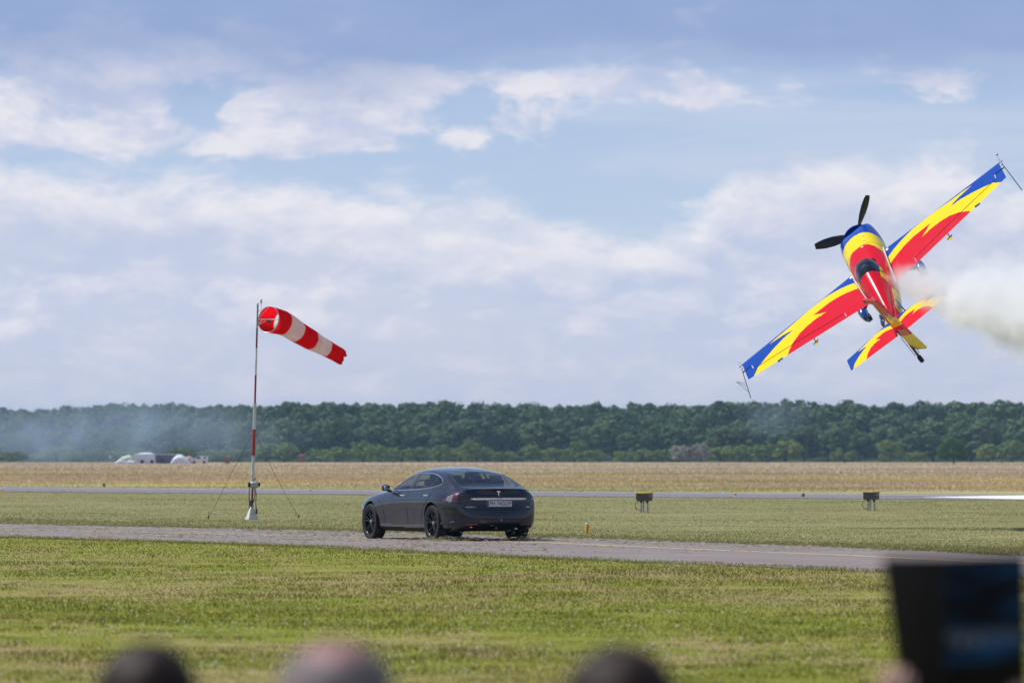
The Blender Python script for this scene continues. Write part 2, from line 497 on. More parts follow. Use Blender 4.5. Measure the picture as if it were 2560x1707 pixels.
# ------------------------------------------------------------------ ground sheet
def ground_z(x, y):
    y = np.asarray(y, float)
    def sm(a, b): t = np.clip((y - a) / (b - a), 0, 1); return t * t * (3 - 2 * t)
    return -0.42 * sm(2, 7) * (1 - sm(16, 33)) + 0.036 * np.clip(y - 1425, 0, 260)
ys = np.concatenate([np.linspace(-80, 0, 5), np.linspace(2, 36, 30), np.array([50, 80, 120, 180, 250, 350, 500, 750, 1000, 1200, 1380, 1425, 1500, 1600, 1685, 2500, 4500, 9000])])
xs = np.array([-7000, -3000, -1200, -500, -200, -80, -30, -12, -5, 0, 5, 12, 30, 80, 200, 500, 1200, 3000, 7000.])
gx, gy = np.meshgrid(xs, ys); gz = ground_z(gx, gy)
nv = len(xs)
fc = [(j * nv + i, j * nv + i + 1, (j + 1) * nv + i + 1, (j + 1) * nv + i) for j in range(len(ys) - 1) for i in range(nv - 1)]
g = fast('ground', np.stack([gx.ravel(), gy.ravel(), gz.ravel()], 1), np.array(fc), 4, M['ground'], smooth=True)
tag(g, 'mown meadow of the airfield, green near and straw coloured far off', kind='structure')

def strip(near_px, far_px, z):
    """a paved sheet between two edges given where they lie in the photograph, put on the ground"""
    a = [gnd(*p) for p in smoothpoly(near_px, 6)]; b = [gnd(*p) for p in smoothpoly(far_px, 6)]
    n = 60
    def res(ps):
        d = np.array([[p.x, p.y] for p in ps]); L = np.concatenate([[0], np.cumsum(np.linalg.norm(np.diff(d, axis=0), axis=1))]); L /= L[-1]
        s = np.linspace(0, 1, n); return np.stack([np.interp(s, L, d[:, 0]), np.interp(s, L, d[:, 1])], 1)
    A, B = res(a), res(b)
    vs = [(p[0], p[1], z) for p in A] + [(p[0], p[1], z) for p in B]
    vs += [(p[0], p[1], -0.05) for p in A] + [(p[0], p[1], -0.05) for p in B]
    fs = [(i, i + 1, n + i + 1, n + i) for i in range(n - 1)]
    fs += [(2 * n + i, 2 * n + i + 1, i + 1, i) for i in range(n - 1)] + [(n + i, n + i + 1, 3 * n + i + 1, 3 * n + i) for i in range(n - 1)]
    return vs, fs, A, B
TX_NEAR = [(-900, 1309), (-300, 1331), (0, 1343), (500, 1357), (900, 1374), (1300, 1393), (1900, 1418), (2560, 1444), (3300, 1472)]
TX_FAR = [(-900, 1290), (-300, 1303), (0, 1310), (500, 1321), (900, 1330), (1321, 1342.6), (1800, 1359), (2100, 1370), (2560, 1391), (3300, 1426)]
v, f, TA, TB = strip(TX_NEAR, TX_FAR, 0.02)
tx = pyd('taxiway', v, f, M['asphalt'], smooth=False); tag(tx, 'worn grey asphalt taxiway strewn with cut grass', kind='structure')
TXPOLY = [tuple(p) for p in TA] + [tuple(p) for p in TB[::-1]]
v, f, RA, RB = strip([(-1500, 1216), (0, 1229), (2560, 1251), (4200, 1265)], [(-1500, 1205), (0, 1217), (2560, 1238), (4200, 1251)], 0.02)
rw = pyd('runway', v, f, M['runway'], smooth=False); tag(rw, 'pale grey runway crossing the field behind the car', kind='structure')
RWPOLY = [tuple(p) for p in RA] + [tuple(p) for p in RB[::-1]]
def line_mark(name, pxs, w, z, mat, parent, depth=False):
    pts = [gnd(*p, 0.02) for p in smoothpoly(pxs, 8)]
    vs, fs = [], []
    for i, p in enumerate(pts):
        t = (pts[min(i + 1, len(pts) - 1)] - pts[max(i - 1, 0)]); t.z = 0; t.normalize(); nrm = Vector((-t.y, t.x, 0))
        for s in (-1, 1): vs.append((p.x + nrm.x * w / 2 * s, p.y + nrm.y * w / 2 * s, z))
    fs = [(2 * i, 2 * i + 1, 2 * i + 3, 2 * i + 2) for i in range(len(pts) - 1)]
    return pyd(name, vs, fs, mat, parent, False)
line_mark('centre_line', [(-600, 1308), (0, 1322), (900, 1343), (1321, 1355), (1800, 1375), (2100, 1387), (2300, 1396), (2560, 1408), (3200, 1438)], 0.19, 0.024, M['mark_yellow'], tx)
line_mark('edge_line', [(-1400, 1206.5), (0, 1218.2), (2560, 1239.2), (4000, 1250.5)], .55, 0.024, M['mark_white'], rw)
mk = [gnd(*p, 0.02) for p in ((2300, 1242.4), (2760, 1251.5), (2760, 1235.5), (2480, 1239.2))]
pyd('threshold_marking', [(p.x, p.y, .025) for p in mk], [(0, 1, 2, 3)], M['mark_white'], rw, False)

# ------------------------------------------------------------------ grass blades
def vnoise(x, y, s, seed=0):
    """cheap value noise, vectorised"""
    x = x * s + seed * 17.3; y = y * s + seed * 7.7
    xi, yi = np.floor(x).astype(np.int64), np.floor(y).astype(np.int64); fx, fy = x - xi, y - yi
    fx = fx * fx * (3 - 2 * fx); fy = fy * fy * (3 - 2 * fy)
    def h(a, b):
        n = (a * 374761393 + b * 668265263 + seed * 1442695) & 0x7fffffff; n = ((n ^ (n >> 13)) * 1274126177) & 0x7fffffff
        return ((n ^ (n >> 16)) & 0xffff) / 65535.0
    return (h(xi, yi) * (1 - fx) + h(xi + 1, yi) * fx) * (1 - fy) + (h(xi, yi + 1) * (1 - fx) + h(xi + 1, yi + 1) * fx) * fy
def blades(name, x, y, h, w, lean, mat, label):
    n = len(x); a = RNG.uniform(0, 2 * np.pi, n); b = RNG.uniform(0, 2 * np.pi, n)
    z = ground_z(x, y)
    ca, sa = np.cos(a) * w / 2, np.sin(a) * w / 2
    lx, ly = np.cos(b) * lean * h, np.sin(b) * lean * h
    base = np.stack([x, y, z - 0.01], 1)
    off = np.stack([ca, sa, np.zeros(n)], 1)
    mid = base + np.stack([lx * .35, ly * .35, h * .62], 1)
    tip = base + np.stack([lx, ly, h], 1)
    vs = np.stack([base - off, base + off, mid + off * .75, tip, mid - off * .75], 1).reshape(-1, 3)
    i = np.arange(n)[:, None] * 5
    fs = np.concatenate([i + np.array([[0, 1, 2, 4]]), ], 1)
    # quads then tip triangles, kept as quads with the tip split in two triangles would cost more: use quad + tri
    me = bpy.data.meshes.new(name)
    tri = i + np.array([[4, 2, 3]])
    me.vertices.add(len(vs)); me.vertices.foreach_set('co', vs.astype(np.float32).ravel())
    me.loops.add(fs.size + tri.size); me.loops.foreach_set('vertex_index', np.concatenate([fs.ravel(), tri.ravel()]).astype(np.int32))
    me.polygons.add(2 * n)
    me.polygons.foreach_set('loop_start', np.concatenate([np.arange(n) * 4, 4 * n + np.arange(n) * 3]).astype(np.int32))
    me.update(calc_edges=True)
    o = link(name, me, mat, None, False)
    return tag(o, label, 'grass', kind='stuff')
def scatter(n, y0, y1, power=1.0, margin=1.5):
    """points over the wedge of ground the camera looks over; power 1 even per area, 0 even in depth, -1 even in 1/depth"""
    u = RNG.random(n)
    if power == 1: y = np.sqrt(y0 * y0 + u * (y1 * y1 - y0 * y0))
    elif power == 0: y = y0 * (y1 / y0) ** u
    else: y = 1 / (1 / y0 + u * (1 / y1 - 1 / y0))
    x = RNG.uniform(-1, 1, n) * (0.094 * y + margin)
    return x, y
def off_paved(x, y, m=0.0):
    k = ~inpoly(x, y, TXPOLY) & ~inpoly(x, y, RWPOLY)
    return k
x, y = scatter(330000, 37, 150, 0); k = off_paved(x, y) & ((y - 109) + x * 2.14 < 12); x, y = x[k], y[k]
hn = vnoise(x, y, 1.3, 1) * .6 + vnoise(x, y, .25, 2) * .6
tuft = np.clip((vnoise(x, y, 2.6, 21) * .6 + vnoise(x, y, .6, 22) * .5 - .70) * 5, 0, 1)
yb_ = y + x * 0.55
tall = np.clip((yb_ - 84) / 10, 0, 1) * 0.02 + np.where((yb_ > 53) & (yb_ < 63), .018, 0)
h = (0.012 + 0.034 * hn * hn * RNG.uniform(.3, 1.6, len(x)) + .7 * tall * RNG.uniform(.3, 1.3, len(x))) + tuft * .035 * RNG.uniform(.2, 1.4, len(x)); w = 0.0048 + 0.00009 * y * RNG.uniform(.6, 1.5, len(x))
blades('near_grass', x, y, h, w, RNG.uniform(.1, 1.1, len(x)), M['blades'], 'short green and brown meadow grass in the foreground')
x, y = scatter(260000, 96, 262, 0, 3); k = off_paved(x, y) & ((y - 109) + x * 2.14 > 2) & ((y - 246) + x * 1.2 < 4); x, y = x[k], y[k]
hn = vnoise(x, y, .5, 3) * .6 + vnoise(x, y, .12, 4) * .6
edge_tall = np.exp(-np.maximum(((y - 109) + x * 2.14) - 4, 0) / 14) * 0.05
h = 0.012 + 0.030 * hn * RNG.uniform(.4, 1.5, len(x)) + edge_tall * .8 * RNG.uniform(.3, 1.2, len(x)); w = 0.006 + 0.00005 * y
blades('middle_grass', x, y, h, w, RNG.uniform(.4, 1.6, len(x)), M['blades'], 'pale green grass strip between taxiway and runway')
x, y = scatter(150000, 258, 1380, -1, 8); k = off_paved(x, y) & ((y - 246) + x * 1.2 > 6); x, y = x[k], y[k]
hn = vnoise(x, y, .08, 5) * .6 + vnoise(x, y, .02, 6) * .6
r_ = (y - 246) + x * 1.2
h = (0.03 + 0.13 * hn * RNG.uniform(.4, 1.5, len(x))) * np.clip(r_ / 120, .25, 1); w = 0.03 + 0.00012 * y
blades('far_meadow_grass', x, y, h, w, RNG.uniform(.5, 2.0, len(x)), M['blades'], 'straw and pinkish tall grass of the far meadow before the wood')

# ragged grass growing over the edges of the paving
ex_, ey_ = [], []
for E_, nn_, ww in ((TA, 16000, .34), (TB, 16000, .40), (RA, 5000, .8)):
    L_ = np.concatenate([[0], np.cumsum(np.linalg.norm(np.diff(E_, axis=0), axis=1))]); u_ = RNG.uniform(0, L_[-1], nn_)
    bx_ = np.interp(u_, L_, E_[:, 0]); by_ = np.interp(u_, L_, E_[:, 1])
    k_ = np.abs(bx_) < .094 * by_ + 2
    wob = (vnoise(bx_ * 1.0, by_ * 1.0, .9, 31) - .45) * ww * 1.6
    ex_.append((bx_ + RNG.normal(0, ww * .35, nn_))[k_]); ey_.append((by_ + wob * 2.5 + RNG.normal(0, ww, nn_))[k_])
ex_, ey_ = np.concatenate(ex_), np.concatenate(ey_)
eh = .008 + .045 * RNG.random(len(ex_)) ** 1.6 + .02 * vnoise(ex_, ey_, 1.5, 33)
blades('edge_grass', ex_, ey_, eh + .02, .006 + .00006 * ey_, RNG.uniform(.2, 1.3, len(ex_)), M['blades'], 'ragged grass creeping over the edges of taxiway and runway')
# cut grass on the taxiway
def hay_mat():
    m, t, o = new_mat('dry_cut_grass')
    b = t.nodes.new('ShaderNodeBsdfPrincipled'); t.links.new(b.outputs[0], o.inputs[0])
    geo = t.nodes.new('ShaderNodeNewGeometry'); rr = V(t, geo.outputs['Random Per Island'])
    cc = mixc(t, rr, (.20, .19, .09), (.52, .44, .28)); t.links.new(cc, b.inputs['Base Color']); b.inputs['Roughness'].default_value = .9
    return m
M['hay'] = hay_mat()
def strands(name, x, y, zbase, ln, w, rise, mat, label):
    n = len(x); a = RNG.uniform(0, 2 * np.pi, n); d = np.stack([np.cos(a), np.sin(a)], 1); p = np.stack([-d[:, 1], d[:, 0]], 1)
    c0 = np.stack([x, y], 1); zc_ = zbase + RNG.random(n) ** 2 * rise; z0 = np.maximum(zc_ - RNG.uniform(-.25, .25, n) * ln, zbase); z1 = np.maximum(zc_ + RNG.uniform(-.25, .25, n) * ln, zbase); zm = zc_ + .1 * ln
    def pt(s, q, z): return np.concatenate([c0 + d * (s * ln / 2)[:, None] + p * (q * w / 2)[:, None], z[:, None]], 1)
    one = np.ones(n)
    up = w * .8
    vs = np.stack([pt(-one, -one, z0), pt(-one, one, z0 + up), pt(0 * one, one, zm + up), pt(0 * one, -one, zm), pt(one, one, z1 + up), pt(one, -one, z1)], 1).reshape(-1, 3)
    i = np.arange(n)[:, None] * 6
    fs = np.concatenate([i + np.array([[0, 1, 2, 3]]), i + np.array([[3, 2, 4, 5]])], 0)
    o = fast(name, vs, fs, 4, mat); return tag(o, label, 'cut grass', kind='stuff')
n = 260000
x = RNG.uniform(-14, 9, n); y = RNG.uniform(95, 145, n); k = inpoly(x, y, TXPOLY); x, y = x[k], y[k]
q = (y - 109) + x * 2.14
dens = np.clip((vnoise(x * 1.6, y * .7, .5, 8) * .6 + vnoise(x, y, 1.1, 9) * .25 + RNG.random(len(x)) * .5 - .55) * .55, 0, 1) * np.where(x < 0.6, 1.0, 0.10) + np.exp(-np.abs(q - 6) / 2.5) * .40 + 0.012
dens *= np.where(x < -9, .8, 1)
k = RNG.random(len(x)) < dens; x, y = x[k], y[k]
strands('cut_grass', x, y, 0.022, RNG.uniform(.03, .11, len(x)), RNG.uniform(.003, .006, len(x)), .010, M['hay'], 'dry cut grass scattered over the taxiway around the car')
# small pale flower heads in the near meadow
n = 7000
x, y = scatter(n, 41, 100, 0); k = off_paved(x, y) & ((y - 109) + x * 2.14 < 0); x, y = x[k], y[k]
k = RNG.random(len(x)) < np.clip(vnoise(x, y, .3, 12) * 1.5 - .35, 0.05, 1); x, y = x[k], y[k]
mb = []
fsz = RNG.uniform(.003, .010, len(x)); fz = RNG.uniform(.05, .085, len(x))
vs = np.stack([np.stack([x + fsz * math.cos(a), y + fsz * .6 * math.sin(a), fz + fsz * .9 * math.sin(a)], 1) for a in np.linspace(0, 2 * np.pi, 7)[:-1]], 1).reshape(-1, 3)
o = fast('flower_heads', vs, np.arange(len(x))[:, None] * 6 + np.arange(6)[None], 6, pmat('pale_flowers', (.68, .60, .40), .8, var=.2, scale=.7))
tag(o, 'tiny pale flower and seed heads dotted over the near grass', 'flowers', kind='stuff')
# ------------------------------------------------------------------ wood at the far side of the field
def leaf_mat(name, c0, c1, c2, forest=False):
    m, t, o = new_mat(name)
    df = t.nodes.new('ShaderNodeBsdfDiffuse'); tl = t.nodes.new('ShaderNodeBsdfTranslucent'); mx = t.nodes.new('ShaderNodeMixShader')
    geo = t.nodes.new('ShaderNodeNewGeometry'); oi = t.nodes.new('ShaderNodeObjectInfo')
    n1 = noise(t, geo.outputs['Position'], 0.085, 2, 0.5); n2 = noise(t, geo.outputs['Position'], 0.9, 3, 0.6)
    rr = V(t, geo.outputs['Random Per Island'])
    base = mixc(t, (n1 - .5) * 3.2 + .5 if forest else (V(t, oi.outputs['Random']) * .7 + n1 * .3), c0, c1)
    base = mixc(t, (n2 * .6 + rr * .5 - .3).clamp(), base, c2)
    t.links.new(base, df.inputs[0]); t.links.new(base, tl.inputs[0]); mx.inputs[0].default_value = 0.16
    t.links.new(df.outputs[0], mx.inputs[1]); t.links.new(tl.outputs[0], mx.inputs[2]); t.links.new(mx.outputs[0], o.inputs[0])
    return m
M['leaf_wood'] = leaf_mat('wood_leaves', (.042, .098, .042), (.115, .175, .060), (.22, .285, .16), True)
M['leaf_tree'] = leaf_mat('tree_leaves', (.042, .098, .040), (.135, .200, .070), (.22, .285, .15))
M['leaf_bush'] = leaf_mat('bush_leaves', (.085, .150, .040), (.190, .245, .065), (.24, .31, .11))
M['leaf_round'] = leaf_mat('round_tree_leaves', (.05, .12, .024), (.065, .145, .03), (.10, .19, .05))
M['leaf_blossom'] = leaf_mat('blossoming_bush_leaves', (.24, .25, .18), (.32, .32, .26), (.46, .45, .38))
M['leaf_weed'] = leaf_mat('weed_leaves', (.04, .07, .02), (.06, .09, .03), (.1, .12, .05))
M['bark'] = pmat('bark', (.07, .055, .045), .9, var=.3)
def crown_arrays(rng, rad, h, z0, nleaf, lsize, nl=22, squash=1.0):
    """leaf quads gathered in lobes; returns (n*4, 3)"""
    th = np.arange(nl) * 2.39996 + rng.uniform(-.5, .5, nl); zz = np.linspace(-.98, .98, nl) + rng.uniform(-.08, .08, nl); zz = np.clip(zz, -1, 1)
    rr = np.sqrt(1 - (np.maximum(np.clip(zz, 0, 1) * .96, -zz * .55)) ** 3.2) * rng.uniform(.35, .88, nl); zm = (h + z0) / 2; hz_ = (h - z0) / 2
    c = np.stack([np.cos(th) * rr * rad * .9, np.sin(th) * rr * rad * .9, zm + zz * hz_ * .76], 1)
    lr = rad * rng.uniform(.26, .40, nl)
    idx = rng.integers(0, nl, nleaf)
    d = rng.normal(size=(nleaf, 3)); d /= np.linalg.norm(d, axis=1)[:, None]; d[:, 2] = np.where(d[:, 2] < -.25, -d[:, 2] * .6, d[:, 2])
    p = c[idx] + d * (lr[idx] * rng.uniform(.75, 1.08, nleaf))[:, None] * np.array([1, 1, .82 * squash])
    nrm = d + rng.normal(size=(nleaf, 3)) * .26; nrm /= np.linalg.norm(nrm, axis=1)[:, None]
    a = np.cross(nrm, rng.normal(size=(nleaf, 3))); a /= np.linalg.norm(a, axis=1)[:, None]; b = np.cross(nrm, a)
    s = (lsize * rng.uniform(.6, 1.25, nleaf))[:, None] / 2
    return np.stack([p - a * s - b * s * .7, p + a * s - b * s * .5, p + a * s * .8 + b * s, p - a * s * .9 + b * s * .7], 1).reshape(-1, 3)
def trunk_mb(rng, h, r, rad):
    mb = MB(); bend = rng.uniform(-.03, .03, 2) * h
    mb.tube([(0, 0, -.3), (bend[0] * .4, bend[1] * .4, h * .35), (bend[0], bend[1], h * .7)], [r, r * .8, r * .35], 7)
    for k in range(4):
        a = rng.uniform(0, 2 * math.pi); z = h * rng.uniform(.25, .5)
        mb.tube([(bend[0] * .4, bend[1] * .4, z), (math.cos(a) * rad * .3, math.sin(a) * rad * .3, z + h * .15), (math.cos(a) * rad * .55, math.sin(a) * rad * .55, z + h * .24)], [r * .45, r * .3, r * .12], 5)
    return mb
rng = np.random.default_rng(5)
# the mass of the wood
allv = []; tv = MB()
PROTO = [crown_arrays(rng, 5.0, 12.5, 1.2, 1400, .72, 30) for _ in range(7)]
PROTO_F = [crown_arrays(rng, 4.6, 12.0, .2, 2600, .58, 30) for _ in range(5)]
TOPPX = [(-200, 1012), (0, 1012), (120, 1014), (330, 999), (480, 1004), (640, 1003), (800, 996), (1000, 996), (1300, 1003), (1500, 1000), (1700, 1003), (1840, 996), (2000, 992), (2150, 1000), (2300, 1000), (2500, 994), (2800, 998)]
rows = [(1428, 6.0, 10.0), (1446, 6.2, 11.0), (1466, 6.4, 11.5), (1490, 5.6, 12.0), (1503, 4.4, 12.2), (1514, 4.0, 12.8)]
for ri, (D, step, hh) in enumerate(rows):
    xw = D * .098 + 8; xx = -xw + rng.uniform(0, step)
    while xx < xw:
        xp = 1280 + xx / D * FPX
        topz = CAM_H + (1138 - np.interp(xp, [p[0] for p in TOPPX], [p[1] for p in TOPPX])) / FPX * D
        gz_ = float(ground_z(xx, D))
        want = gz_ + hh * rng.uniform(.70, 1.12)
        if ri == len(rows) - 1: want = topz + rng.uniform(-1.3, .55)
        want = min(want, topz + rng.uniform(-1.2, .2))
        pr = PROTO[rng.integers(len(PROTO))]
        s = (want - gz_) / 12.5; sw = rng.uniform(.80, 1.25) * (.55 + .45 * s); a = rng.uniform(0, 2 * np.pi)
        q = pr.copy(); x0 = q[:, 0] * math.cos(a) - q[:, 1] * math.sin(a); y0 = q[:, 0] * math.sin(a) + q[:, 1] * math.cos(a)
        q = np.stack([x0 * sw + xx, y0 * sw + D + rng.uniform(-6, 6), q[:, 2] * s + gz_], 1)
        allv.append(q)
        xx += step * rng.uniform(.7, 1.3)
V_ = np.concatenate(allv); o = fast('forest', V_, np.arange(len(V_)).reshape(-1, 4), 4, M['leaf_wood'])
tag(o, 'dense dark green deciduous wood behind the airfield', 'forest', kind='stuff')

def tree_mesh(name, arr, mat):
    me = bpy.data.meshes.new(name); me.materials.append(mat)
    vs = arr.astype(np.float32); n = len(vs) // 4
    me.vertices.add(len(vs)); me.vertices.foreach_set('co', vs.ravel()); me.loops.add(4 * n)
    me.loops.foreach_set('vertex_index', np.arange(4 * n, dtype=np.int32)); me.polygons.add(n)
    me.polygons.foreach_set('loop_start', np.arange(0, 4 * n, 4, dtype=np.int32)); me.update(calc_edges=True)
    return me
def trunk_mesh(rng, h, r, rad):
    mb = trunk_mb(rng, h, r, rad); me = bpy.data.meshes.new('trunk'); me.from_pydata(mb.v, [], mb.f); me.materials.append(M['bark']); return me
def place_tree(name, crown_me, trunk_me, loc, sc, rz, label, cat, group):
    e = empty(name, loc, rz); e.scale = sc; tag(e, label, cat, group)
    for nm, me in (('crown', crown_me), ('trunk', trunk_me)):
        c_ = bpy.data.objects.new(nm, me); COL.objects.link(c_); c_.parent = e
    return e
# front row of tall trees
F_CR = [tree_mesh('crown', a, M['leaf_tree']) for a in PROTO_F]; F_TR = [trunk_mesh(rng, 12, .28, 4) for _ in range(3)]
ONES = 'first second third fourth fifth sixth seventh eighth ninth tenth eleventh twelfth thirteenth fourteenth fifteenth sixteenth seventeenth eighteenth nineteenth'.split()
def words(n):
    if n < 20: return ONES[n - 1]
    t10 = {2: 'twent', 3: 'thirt', 4: 'fort', 5: 'fift', 6: 'sixt'}[n // 10]
    return t10 + 'ieth' if n % 10 == 0 else t10 + 'y-' + ONES[n % 10 - 1]
xp = -60.0; nth = 0
while xp < 2620:
    nth += 1
    D = rng.uniform(1404, 1420); h_ = rng.uniform(6.8, 11.0) * (.9 if xp < 250 else 1)
    p = pix(xp, 1150, D); wd = rng.uniform(.95, 1.45)
    s = h_ / 12.0
    place_tree('woodland_tree', F_CR[rng.integers(5)], F_TR[rng.integers(3)], (p.x, D, 0), (s * wd * 1.15, s * wd * 1.15, s), rng.uniform(0, 6.28),
               'tall dark broadleaf tree, %s from the left in the front row' % words(nth), 'tree', 'front row of the wood')
    xp += rng.uniform(34, 70)
# bushes and small trees along the foot of the wood, left to right: (x, top y, width px, D, kind)
B_CR = [tree_mesh('crown', crown_arrays(rng, 3.2, 5.0, .15, 1100, .42, 22), M['leaf_bush']) for _ in range(5)]
BL_CR = tree_mesh('crown', crown_arrays(rng, 3.2, 5.0, .15, 1100, .42, 22), M['leaf_blossom'])
B_TR = [trunk_mesh(rng, 4.5, .14, 3) for _ in range(2)]
bushes = [(25, 1128, 90), (95, 1133, 70), (140, 1113, 95), (185, 1128, 60), (238, 1120, 55), (290, 1126, 60), (345, 1120, 65), (450, 1120, 70), (530, 1124, 70), (585, 1122, 60),
          (665, 1108, 85), (712, 1108, 70), (800, 1122, 70), (850, 1118, 90), (905, 1102, 60), (945, 1113, 75), (985, 1120, 60), (1045, 1118, 80), (1100, 1112, 55), (1150, 1122, 70), (1180, 1100, 60), (1210, 1118, 60),
          (1265, 1128, 70), (1330, 1112, 60), (1390, 1120, 80), (1450, 1100, 55), (1480, 1126, 80), (1560, 1128, 60), (1605, 1124, 60),
          (1655, 1124, 60), (1800, 1118, 90), (1850, 1112, 80), (1905, 1112, 95), (1965, 1102, 90), (2095, 1126, 42), (2128, 1128, 34),
          (2225, 1100, 70), (2290, 1130, 60), (2470, 1110, 70), (2530, 1102, 80)]
ORD = ['first', 'second', 'third', 'fourth', 'fifth', 'sixth', 'seventh', 'eighth', 'ninth', 'tenth', 'eleventh', 'twelfth', 'thirteenth', 'fourteenth', 'fifteenth', 'sixteenth', 'seventeenth', 'eighteenth', 'nineteenth', 'twentieth']
mast = [b for b in bushes if b[0] < 630]; mid_ = [b for b in bushes if 630 < b[0] < 1620]; rgt = [b for b in bushes if b[0] > 1620]
for grp, where in ((mast, 'from the left photo edge'), (mid_, 'right of the windsock mast'), (rgt, 'right of the blossoming bushes')):
    for i, (bx, ty, wpx) in enumerate(grp):
        D = rng.uniform(1345, 1395); sc_ = FPX / D; p = pix(bx, 1150, D)
        zt = CAM_H + (1138 - ty) / sc_; wd = wpx / sc_
        o = ORD[i]
        place_tree('bush', B_CR[rng.integers(5)], B_TR[rng.integers(2)], (p.x, D, 0), (wd / 6.4 * 1.15, wd / 6.4 * 1.15, zt / 5.0), rng.uniform(0, 6.28),
                   'light green bush along the wood, %s %s' % (o, where), 'bush', 'bushes along the foot of the wood')
for (bx, ty, wpx, lab) in ((1700, 1112, 62, 'greyish blossoming bush at the foot of the wood, left of the paler one'), (1752, 1106, 52, 'palest cream blossoming bush at the foot of the wood')):
    D = 1350; sc_ = FPX / D; p = pix(bx, 1150, D)
    place_tree('blossoming_bush', BL_CR, B_TR[0], (p.x, D, 0), (wpx / sc_ / 6.4 * 1.1, wpx / sc_ / 6.4 * 1.1, (CAM_H + (1138 - ty) / sc_) / 5.0), rng.uniform(0, 6), lab, 'bush', 'blossoming bushes')
D = 1120; p = pix(2385, 1150, D); sc_ = FPX / D
place_tree('round_tree', tree_mesh('crown', crown_arrays(rng, 3.0, 5.2, .25, 2600, .34, 34), M['leaf_round']), B_TR[0], (p.x, D, 0),
           (78 / sc_ / 6.0 * 1.1, 78 / sc_ / 6.0 * 1.1, (CAM_H + (1138 - 1098) / sc_) / 5.1), 1.0, 'round bright green tree standing alone before the wood, below the aeroplane', 'tree', None)
# weeds at the runway
def weed(xp, yp, hpx, label, rough=6):
    g0 = gnd(xp, yp); s = FPX / g0.y; h = hpx / s
    e = empty('weed_plant', g0); tag(e, label, 'weed')
    a = crown_arrays(np.random.default_rng(int(xp)), h * .42, h, h * .12, 160, h * .22, 9)
    link('foliage', tree_mesh('foliage', a, M['leaf_weed']), None, e, False)
    MB().tube([(0, 0, -.02), (h * .04, 0, h * .5), (0, 0, h * .9)], [h * .05, h * .04, h * .02], 6).build('stem', M['bark'], e)
weed(2008, 1243, 10, 'small leafy weed at the near edge of the runway, right of the yellow runway light')
weed(260, 1217, 9, 'tall thin weed at the far edge of the runway left of the mast')
weed(1842, 1202, 0.1, 'x') if False else None
# ------------------------------------------------------------------ windsock mast
MB0 = gnd(629, 1298); MD = MB0.y; MS = FPX / MD                 # metres per pixel at the mast: 1/MS
def mh(y): return (1298 - y) / MS                               # height of a photograph row on the mast
LEAN = (644 - 629) / MS / mh(756)
mast = empty('windsock_mast', MB0); tag(mast, 'tall red and white banded windsock mast on a white concrete foot', 'mast')
def mx(h): return LEAN * h
mb = MB()
w = .145
for a in (0,):
    vs = [(-w, -w, -.03), (w, -w, -.03), (w, w, -.03), (-w, w, -.03), (-.035 + mx(.3), -.035, .32), (.035 + mx(.3), -.035, .32), (.035 + mx(.3), .035, .32), (-.035 + mx(.3), .035, .32)]
    rz = R(25); vs = [(x * math.cos(rz) - y * math.sin(rz), x * math.sin(rz) + y * math.cos(rz), z) for x, y, z in vs]
    mb.add(vs, [(3, 2, 1, 0), (4, 5, 6, 7), (0, 1, 5, 4), (1, 2, 6, 5), (2, 3, 7, 6), (3, 0, 4, 7)])
mb.build('concrete_foot', M['concrete'], mast, False)
segs = [(1270, 1219, .026, 'mast_dark_red', 'lower red band of the mast'), (1219, 1141, .041, 'mast_white', None), (1141, 1073, .041, 'mast_red', None), (1073, 1010, .041, 'mast_white', None),
        (1010, 938, .026, 'mast_red', None), (938, 870, .024, 'mast_white', None), (870, 821, .024, 'mast_dark_red', None), (821, 764, .024, 'grey_metal', None)]
for (ya, yb2, r, mt, lb) in segs:
    a, b = mh(ya), mh(yb2)
    MB().tube([(mx(a), 0, a), (mx(b), 0, b)], r, 14).build('pole_band', M[mt], mast)
for yy, r in ((1219, .05), (1186, .055), (1010, .05), (1141, .046)):
    a = mh(yy); MB().tube([(mx(a), 0, a - .02), (mx(a), 0, a + .02)], r, 14).build('collar', M['mast_white'], mast)
# winch / junction box with floodlight
a = mh(1211)
MB().lathe([(0, -.10), (.075, -.10), (.085, -.06), (.085, .06), (.075, .10), (0, .10)], 16, 'X', (mx(a) + .05, -.07, a)).build('winch_housing', M['grey_metal'], mast)
MB().lathe([(0, -.16), (.06, -.16), (.07, -.13), (.07, -.10), (0, -.10)], 16, 'X', (mx(a) + .05, -.07, a)).build('winch_drum', M['black'], mast)
MB().lathe([(0, .10), (.05, .10), (.045, .15), (0, .155)], 16, 'X', (mx(a) + .05, -.07, a)).build('winch_drum', M['black'], mast)
MB().tube([(mx(a) + .02, -.05, a + .07), (mx(a) + .06, -.06, a + .13), (mx(a) + .09, -.06, a + .19)], .012, 6).build('lever', M['dark_grey'], mast)
def cable(name, pts, r, mat): return MB().tube(smoothpoly(pts, 6), r, 6).build(name, mat, mast)
cable('cable', [(-.05, -.06, a - .08), (-.06, -.06, a - .3), (-.05, -.06, a - .5), (-.065, -.06, a - .62)], .011, M['black'])
cable('cable', [(.06, -.06, a - .08), (.09, -.07, a - .25), (.06, -.06, a - .4), (.02, -.04, a - .5)], .011, M['black'])
cable('cable', [(.10, -.06, a - .08), (.12, -.06, a - .28), (.11, -.06, a - .46), (.12, -.06, a - .60)], .009, M['black'])
MB().tube([(.12, -.06, a - .58), (.13, -.06, a - .66), (.135, -.06, a - .75)], [.012, .024, .028], 8).build('plug', M['dark_grey'], mast)
MB().tube([(-.02, -.06, a - .40), (-.03, -.06, a - .56)], .024, 8).build('plug', M['blue_plastic'], mast)
